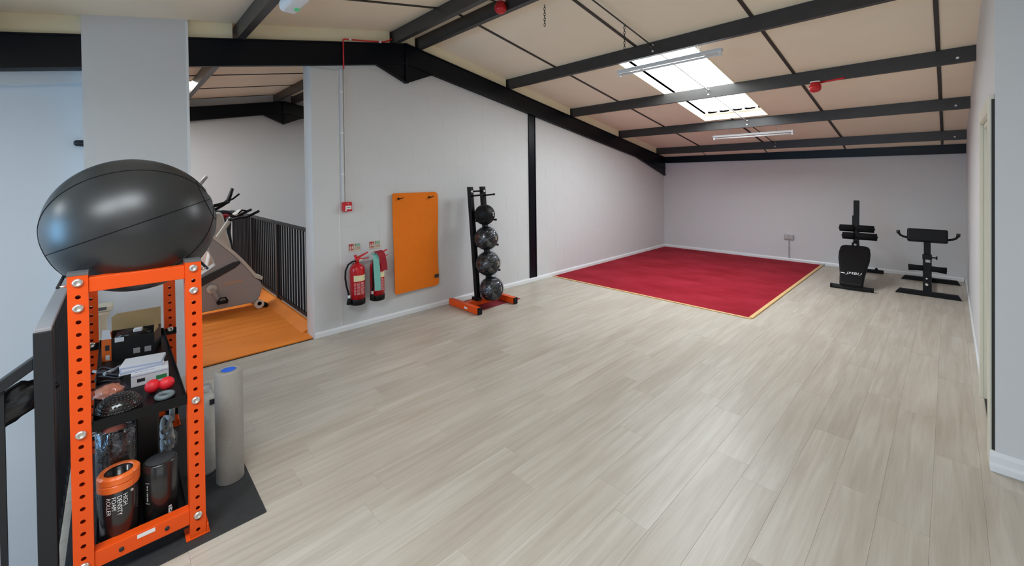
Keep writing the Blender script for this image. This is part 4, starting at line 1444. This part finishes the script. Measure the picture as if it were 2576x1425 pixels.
# hanging mat
t = thing('exercise_mat', 'orange exercise mat hanging from two hooks on the long wall', 'mat', (2.71, YA - 0.02, 0.29))
WM, HM = 0.632, 1.205
nu, nv = 26, 44
v, f = [], []
def mpt(u, w_, d):
    x = (u - 0.5) * WM
    z = w_ * HM
    # rounded corners on the right side
    rc = 0.055
    if u > 0.5:
        for zc_, sgn in ((rc, -1), (HM - rc, 1)):
            pass
    y = -0.012 - 0.012 * math.sin(w_ * 5.2 + 0.4) * (1 - u) - 0.016 * (1 - u) ** 4 - 0.012 * max(0, 0.25 - w_) / 0.25 * (1 - u) - 0.01 * math.sin(w_ * 7 + 2) * u ** 3
    return (x, y + d, z)
def inside(u, w_):
    x, z = u * WM, w_ * HM
    rc = 0.05
    for cx, cz, ex, ez in ((WM - rc, rc, 1, -1), (WM - rc, HM - rc, 1, 1), (rc * 0.5, rc * 0.5, -1, -1), (rc * 0.3, HM - rc * 0.3, -1, 1)):
        r_ = rc if ex > 0 else (rc * 0.5 if ez < 0 else rc * 0.3)
        if (x - cx) * ex > 0 and (z - cz) * ez > 0:
            d = math.hypot(x - cx, z - cz)
            if d > r_:
                return (cx + (x - cx) * r_ / d) / WM, (cz + (z - cz) * r_ / d) / HM
    return u, w_
for d in (0.0, 0.012):
    for j in range(nv + 1):
        for i in range(nu + 1):
            # denser sampling towards the edges so that the corners round off
            u = 0.5 - 0.5 * math.cos(PI * i / nu)
            w_ = 0.5 - 0.5 * math.cos(PI * j / nv)
            v.append(mpt(*inside(u, w_), d))
st = (nu + 1)
N = st * (nv + 1)
for j in range(nv):
    for i in range(nu):
        a = j * st + i
        f.append((a, a + 1, a + 1 + st, a + st))
        f.append((N + a, N + a + st, N + a + 1 + st, N + a + 1))
for i in range(nu):
    f.append((i, N + i, N + i + 1, i + 1)); a = nv * st + i; f.append((a, a + 1, N + a + 1, N + a))
for j in range(nv):
    a = j * st; f.append((a, a + st, N + a + st, N + a)); a = j * st + nu; f.append((a, N + a, N + a + st, a + st))
MB().add(v, f, True).build('mat_sheet', 'orangemat', t)
for x in (-0.245, 0.182):
    MB().tube([(x, 0.018, 1.145), (x, -0.04, 1.138), (x + 0.02, -0.06, 1.143), (x + 0.045, -0.062, 1.152)], 0.006, 8).build('hook', 'black', t)
    MB().lathe([(0.014, 0), (0.014, 0.004), (0, 0.005)], 14, Tl(x, -0.026, 1.14) @ Rx(RAD(90))).build('eyelet', 'black', t)
MB().box(0.245, 0.305, -0.034, -0.030, 0.105, 0.145).build('maker_label', 'ink', t)

# ================================================================== BALL RACK
t = thing('ball_rack', 'black upright ball rack with orange feet against the long wall', 'rack', (3.5, 4.25, 0))
for x0 in (-0.335, 0.27):
    MB().box(x0, x0 + 0.06, -0.30, 0.295, 0.006, 0.085).build('foot', 'orange', t, 0.003)
    MB().box(x0 - 0.001, x0 + 0.061, -0.315, -0.30, 0.005, 0.086).build('foot_cap', 'black', t)
MB().box(-0.275, 0.27, -0.02, 0.04, 0.01, 0.08).build('cross_bar', 'orange', t, 0.003)
MB().box(-0.338, -0.3355, -0.10, -0.04, 0.03, 0.055).build('maker_label', 'white', t)
def lean(z): return -0.03 + 0.09 * z
for x0 in (-0.105, 0.105):
    m = MB()
    m.prism([(lean(0.08) - 0.03, 0.08), (lean(0.08) + 0.03, 0.08), (lean(1.55) + 0.03, 1.55), (lean(1.55) - 0.03, 1.55)], x0 - 0.03, x0 + 0.03, 'x')
    m.build('upright', 'black', t, 0.004)
    inst('bolt', bolt2, (x0, lean(1.48) - 0.031, 1.49), t, (RAD(90), 0, 0))
    MB().box(x0 - 0.04, x0 + 0.04, -0.06, 0.05, 0.08, 0.12).build('base_bracket', 'black', t)
MB().tube([(-0.1, lean(1.49), 1.49), (0.1, lean(1.49), 1.49)], 0.012, 10).build('spacer_bar', 'black', t)
for z in (1.43, 1.10, 0.775, 0.45):
    for x0 in (-0.105, 0.105):
        ln_ = 0.215
        MB().tube([(x0, lean(z) - 0.02, z), (x0, lean(z) - ln_, z + 0.018)], 0.011, 12).build('peg', 'black', t)
        MB().tube([(x0, lean(z) - ln_, z + 0.018), (x0, lean(z) - ln_ - 0.02, z + 0.02)], 0.014, 12).build('peg_cap', 'black', t)
# maroon mat under it
tag(MB().box(3.215, 4.01, 4.06, 4.53, 0.0005, 0.0048).build('maroon_mat', 'maroon', None, 0.001), 'thin maroon mat on the floor under the ball rack', 'mat')


def slam_ball(R, z, lab, mark, wrap, sag=0.0, seed=0, markm='label'):
    y = 4.25 + lean(z) - 0.135
    t = thing('medicine_ball', lab, 'medicine ball', (3.5, y, z), 0, 'balls on the ball rack')
    MB().sphere((0, 0, 0), R, 48, 30).build('ball_skin', 'vinylblack', t)
    if mark:
        # printed mark wrapped on the sphere, facing the room to the right of centre
        vs, fs = text_geo(mark, 0.075 if len(mark) < 3 else 0.045, 'CENTER', 0.95)
        dirn = Vector((0.28, -0.95, 0.05)).normalized()
        rx_ = Vector((-dirn.y, dirn.x, 0)).normalized()
        up = dirn.cross(rx_) * -1
        up = Vector((0, 0, 1)) - dirn * dirn.z
        up.normalize()
        out = []
        for q in vs:
            p = dirn * R + rx_ * q.x + up * (q.y - 0.02)
            out.append(p.normalized() * (R + 0.0012))
        MB().add(out, fs).build('printed_mark', markm, t)
    if wrap:
        v, f = blob((0, 0, 0.0), R + 0.009, (1.02, 1.02, 1.02), 0.05, 9, seed, 4)
        v = [Vector((p.x * (1 + 0.25 * max(0, -p.z / R - 0.7)), p.y, p.z)) for p in v]
        MB().add(v, f, True).build('wrap_film', 'wrap', t)
        v, f = blob((0.02, -0.02, R + 0.012), 0.045, (1.0, 0.7, 0.5), 0.7, 6, seed + 4, 3)
        MB().add(v, f, True).build('bag_knot', 'wrap', t)
    return t


slam_ball(0.135, 1.185, 'unwrapped black ball with a white mark, topmost on the ball rack', 'S', False, markm='white')
slam_ball(0.152, 0.880, 'plastic-wrapped black ball marked 8, second from the top', '8', True, seed=2)
slam_ball(0.156, 0.555, 'plastic-wrapped black ball marked 10, third from the top', '10', True, seed=5)
t4 = slam_ball(0.152, 0.21, 'plastic-wrapped black ball with white mark resting at the rack base', 'S', True, seed=9, markm='white')
t4.location.y -= 0.03
t4.location.z = 0.238

# ================================================================== END WALL SOCKET
t = thing('wall_socket', 'double wall socket with conduit down to the skirting on the end wall', 'socket', (XB, 2.108, 0))
MB().box(-0.035, 0, -0.078, 0.078, 0.42, 0.508).build('box', 'sock', t, 0.004)
for y in (-0.038, 0.038):
    MB().box(-0.038, -0.035, y - 0.024, y + 0.024, 0.435, 0.475).build('outlet', 'bikegrey', t)
    MB().box(-0.039, -0.035, y - 0.008, y + 0.008, 0.485, 0.5).build('switch', 'white', t)
MB().box(-0.014, 0, -0.012, 0.012, 0.065, 0.42).build('conduit', 'sock', t, 0.003)
MB().box(-0.018, 0, -0.02, 0.02, 0.25, 0.265).build('clip', 'sock', t)

# ================================================================== BENCHES
def pad_mesh(outline, th, T, n=1):
    return MB().prism(outline, 0, th, 'z', T)


t = thing('sit_up_bench', 'black decline sit-up bench with shaped pad and foam rollers', 'bench', (7.6, 0.968, 0), RAD(3))
MB().tube([(0, -0.226, 0.032), (0, 0.226, 0.032)], 0.031, 16).build('front_foot', 'darkgrey', t)
for y in (-0.23, 0.23):
    MB().lathe([(0.033, -0.012), (0.033, 0.012)], 16, Tl(0, y, 0.033) @ Rx(RAD(90))).build('foot_cap', 'black', t)
MB().box(1.50, 1.55, -0.30, 0.24, 0.004, 0.056).build('rear_foot', 'black', t, 0.004)
MB().lathe([(0.02, 0), (0.02, 0.02), (0.005, 0.035), (0, 0.035)], 12, Tl(1.525, -0.21, 0.056)).build('foot_knob', 'black', t)
a = math.atan2(0.48, 0.72)
MB().box(0, 1.1, -0.025, 0.025, -0.06, -0.01, Tl(0.0, 0, 0.085) @ Ry(-a)).build('main_beam', 'black', t, 0.003)
MB().tube([(1.525, 0, 0.04), (0.80, 0, 0.60)], 0.026, 10).build('rear_strut', 'black', t)
L_ = 0.80
out = []
half = [(0.0, 0.118), (0.03, 0.132), (0.22, 0.142), (0.40, 0.162), (0.54, 0.182), (0.69, 0.186), (0.79, 0.176), (0.83, 0.155), (0.845, 0.11)]
outl = [(x, -y) for x, y in half] + [(x, y) for x, y in half[::-1]]
pt_ = Tl(-0.05, 0, 0.042) @ Ry(-a)
MB().prism(outl, 0, 0.065, 'z', pt_).build('pad', 'vinylblack', t, 0.02, 3)
vs, fs = text_geo('JMBU', 0.07, 'CENTER', 1.05, 1, 0.2)
MB().add([Vector((0.20 + q.y, -q.x - 0.02, 0.0665)) for q in vs], fs, False, pt_).build('pad_lettering', 'white', t)
MB().add([(0.203, 0.08, 0.0665), (0.218, 0.08, 0.0665), (0.226, 0.13, 0.0665), (0.214, 0.135, 0.0665)], [(0, 1, 2, 3)], False, pt_).build('pad_swoosh', 'white', t)
ux, uz = 0.80, 0.50
MB().box(-0.03, 0.03, -0.035, 0.035, 0, 0.74, Tl(ux, 0, uz) @ Ry(RAD(8))).build('upright', 'black', t, 0.003)
MB().box(-0.04, 0.04, -0.042, 0.042, 0.30, 0.50, Tl(ux, 0.008, uz) @ Ry(RAD(8))).build('sleeve', 'black', t, 0.003)
for z, y0, y1, x in ((0.80, -0.215, 0.205, 0.80), (0.685, -0.25, 0.165, 0.76)):
    for a_, b_ in ((y0, -0.02), (0.02, y1)):
        MB().tube([(x, a_, z), (x, a_ + 0.004, z), (x, b_ - 0.004, z), (x, b_, z)], 0.055, 20, rs=[0.048, 0.054, 0.054, 0.048]).build('foam_roller', 'blackmatte', t)
    MB().tube([(x, y0 - 0.01, z), (x, y1 + 0.01, z)], 0.014, 10).build('roller_bar', 'black', t)
MB().box(-0.035, 0.035, -0.045, 0.045, 0, 0.09, Tl(0.70, 0, 0.5)).build('bracket', 'black', t, 0.003)
inst('bolt', bolt2, (0.662, 0, 0.56), t, (0, RAD(-90), 0))

t = thing('back_extension_bench', 'black hyperextension bench with side handles in the right corner', 'bench', (7.90, 0.207, 0))
def foot(x):
    m = MB().prism([(-0.318, 0.004), (0.318, 0.004), (0.275, 0.064), (-0.285, 0.064)], x - 0.03, x + 0.03, 'x')
    m.build('foot', 'black', t, 0.003)
foot(0.0); foot(1.05)
MB().box(0.0, 1.05, -0.025, 0.025, 0.03, 0.08).build('base_beam', 'black', t, 0.003)
MB().box(-0.03, 0.03, -0.042, 0.042, 0.06, 0.56).build('column', 'black', t, 0.004)
MB().box(-0.022, 0.022, -0.033, 0.033, 0.56, 0.76).build('inner_column', 'black', t, 0.003)
MB().box(-0.045, -0.03, -0.046, 0.046, 0.5, 0.57).build('collar', 'black', t, 0.003)
MB().box(-0.075, 0.035, -0.195, 0.195, -0.085, 0.085, Tl(0, 0, 0.81) @ Ry(RAD(18))).build('pad', 'vinylblack', t, 0.02, 3)
for sy in (-1, 1):
    MB().tube([(0.0, sy * 0.19, 0.775), (0.0, sy * 0.235, 0.785), (0.0, sy * 0.262, 0.80), (0.0, sy * 0.283, 0.83), (0.0, sy * 0.287, 0.86)], 0.014, 12).build('handle', 'black', t)
    MB().tube([(0.0, sy * 0.284, 0.825), (0.0, sy * 0.288, 0.868)], 0.019, 12).build('handle_grip', 'darkgrey', t)
    MB().tube([(-0.01, sy * 0.04, 0.375), (-0.01, sy * 0.1, 0.373), (-0.01, sy * 0.183, 0.37)], 0.04, 18, rs=[0.037, 0.036, 0.044]).build('foam_roller', 'blackmatte', t)
MB().tube([(-0.01, -0.185, 0.372), (-0.01, 0.185, 0.372)], 0.013, 10).build('roller_bar', 'black', t)
MB().tube([(0, -0.04, 0.525), (0, -0.085, 0.525)], 0.008, 10).build('lock_pin', 'black', t)
MB().lathe([(0.016, -0.008), (0.02, -0.004), (0.026, 0.008)], 16, Tl(0, -0.088, 0.525) @ Rx(RAD(90))).build('lock_knob', 'black', t)
MB().box(-0.0312, -0.030, -0.03, 0.018, 0.46, 0.555).build('sticker', 'sock', t)
vs, fs = text_geo('JMBU', 0.034, 'LEFT', 1.0)
MB().add([Vector((-0.0325, -0.026 + (q.y) * 1.1 * 1.0 + 0.006, 0.463 + q.x)) for q in vs], fs).build('sticker_lettering', 'white', t)
inst('bolt', bolt2, (-0.031, 0.004, 0.16), t, (0, RAD(-90), 0))
inst('bolt', bolt2, (-0.031, 0.004, 0.24), t, (0, RAD(-90), 0), (0.7, 0.7, 0.7))

# ================================================================== CEILING FITTINGS
def batten(x, y0, y1, drop, lab, wires=True, sec=0.03):
    z = zc(x) - drop
    t = thing('strip_light', lab, 'strip light', (x, (y0 + y1) / 2, z), 0, 'strip lights under the roof')
    h = (y1 - y0) / 2
    MB().box(-sec, sec, -h, h, 0, 0.035).build('body', 'white', t, 0.004)
    MB().tube([(0, -h + 0.03, -0.022), (0, h - 0.03, -0.022)], 0.013, 12).build('tube', 'white', t)
    for y in (-h + 0.02, h - 0.02):
        MB().box(-0.014, 0.014, y - 0.012, y + 0.012, -0.04, 0.0).build('lamp_holder', 'white', t)
    if wires:
        for y in (-h * 0.62, h * 0.55):
            MB().tube([(0, y, 0.03), (0, y + 0.03, drop)], 0.0025, 6).build('wire', 'chrome', t)
            MB().tube([(0, y, 0.03), (0, y - 0.03, drop)], 0.0025, 6).build('wire', 'chrome', t)
    return t


batten(4.46, 1.58, 2.78, 0.20, 'white strip light hanging under the large rooflight')
batten(7.62, 1.66, 2.86, 0.215, 'white strip light hanging below the rooflight near the end wall')
t = thing('emergency_light', 'white emergency strip light at the top edge above the opening', 'strip light', (0.935, 2.62, zc(0.935) - 0.225))
MB().prism(rounded(0.12, 0.085, 0.03), -0.68, 0.68, 'y').build('body', 'white', t)
MB().box(0.01, 0.04, 0.55, 0.6, -0.046, -0.042).build('indicator', 'glowgreen', t)
MB().box(-0.02, 0.02, -0.4, -0.36, 0.04, 0.21).box(-0.02, 0.02, 0.36, 0.4, 0.04, 0.21).build('bracket', 'white', t)


def sounder(loc, lab, cable):
    t = thing('alarm_sounder', lab, 'alarm sounder', loc, 0, 'red alarm sounders on the purlins')
    MB().lathe([(0.035, 0.065), (0.045, 0.06), (0.045, 0.035), (0.058, 0.03), (0.058, -0.01), (0.05, -0.03), (0.03, -0.045), (0, -0.048)], 24).build('horn', 'redplas', t)
    MB().lathe([(0.05, 0.062), (0.05, 0.075)], 20).build('base', 'white', t)
    MB().tube(cable, 0.011, 8).build('cable', 'redplas', t)


sounder((5.80, 1.055, zc(5.8) - 0.222), 'red alarm sounder under the purlin right of the rooflight', [(0.04, -0.02, 0.06), (0.05, -0.12, 0.07), (0.04, -0.2, 0.072), (0.03, -0.26, 0.075)])
sounder((2.72, 2.98, zc(2.72) - 0.14), 'red alarm sounder under the ridge purlin at the top edge', [(0.0, 0.0, 0.065), (0.02, -0.03, 0.08), (0.03, -0.08, 0.08)])


def chain(x, y, z0, z1, lab):
    t = MB()
    n = int((z0 - z1) / 0.026)
    for i in range(n):
        z = z0 - 0.026 * (i + 0.5)
        t.torus(0.0095, 0.0026, 10, 5, Tl(x, y, z) @ Rz(RAD(90 * (i % 2) + 20)) @ Rx(RAD(90)) @ Matrix.Diagonal((1, 1.7, 1, 1)))
    o = t.build('hanging_chain', 'strip')
    tag(o, lab, 'chain', 'chains hanging from the roof')


chain(3.1, 2.753, zc(3.1), 3.152, 'short chain hanging at the top centre left of the dark joint strip')
chain(3.82, 2.303, zc(3.82), 2.91, 'looped chain hanging in front of the purlin beside the rooflight')

bpy.context.view_layer.update()
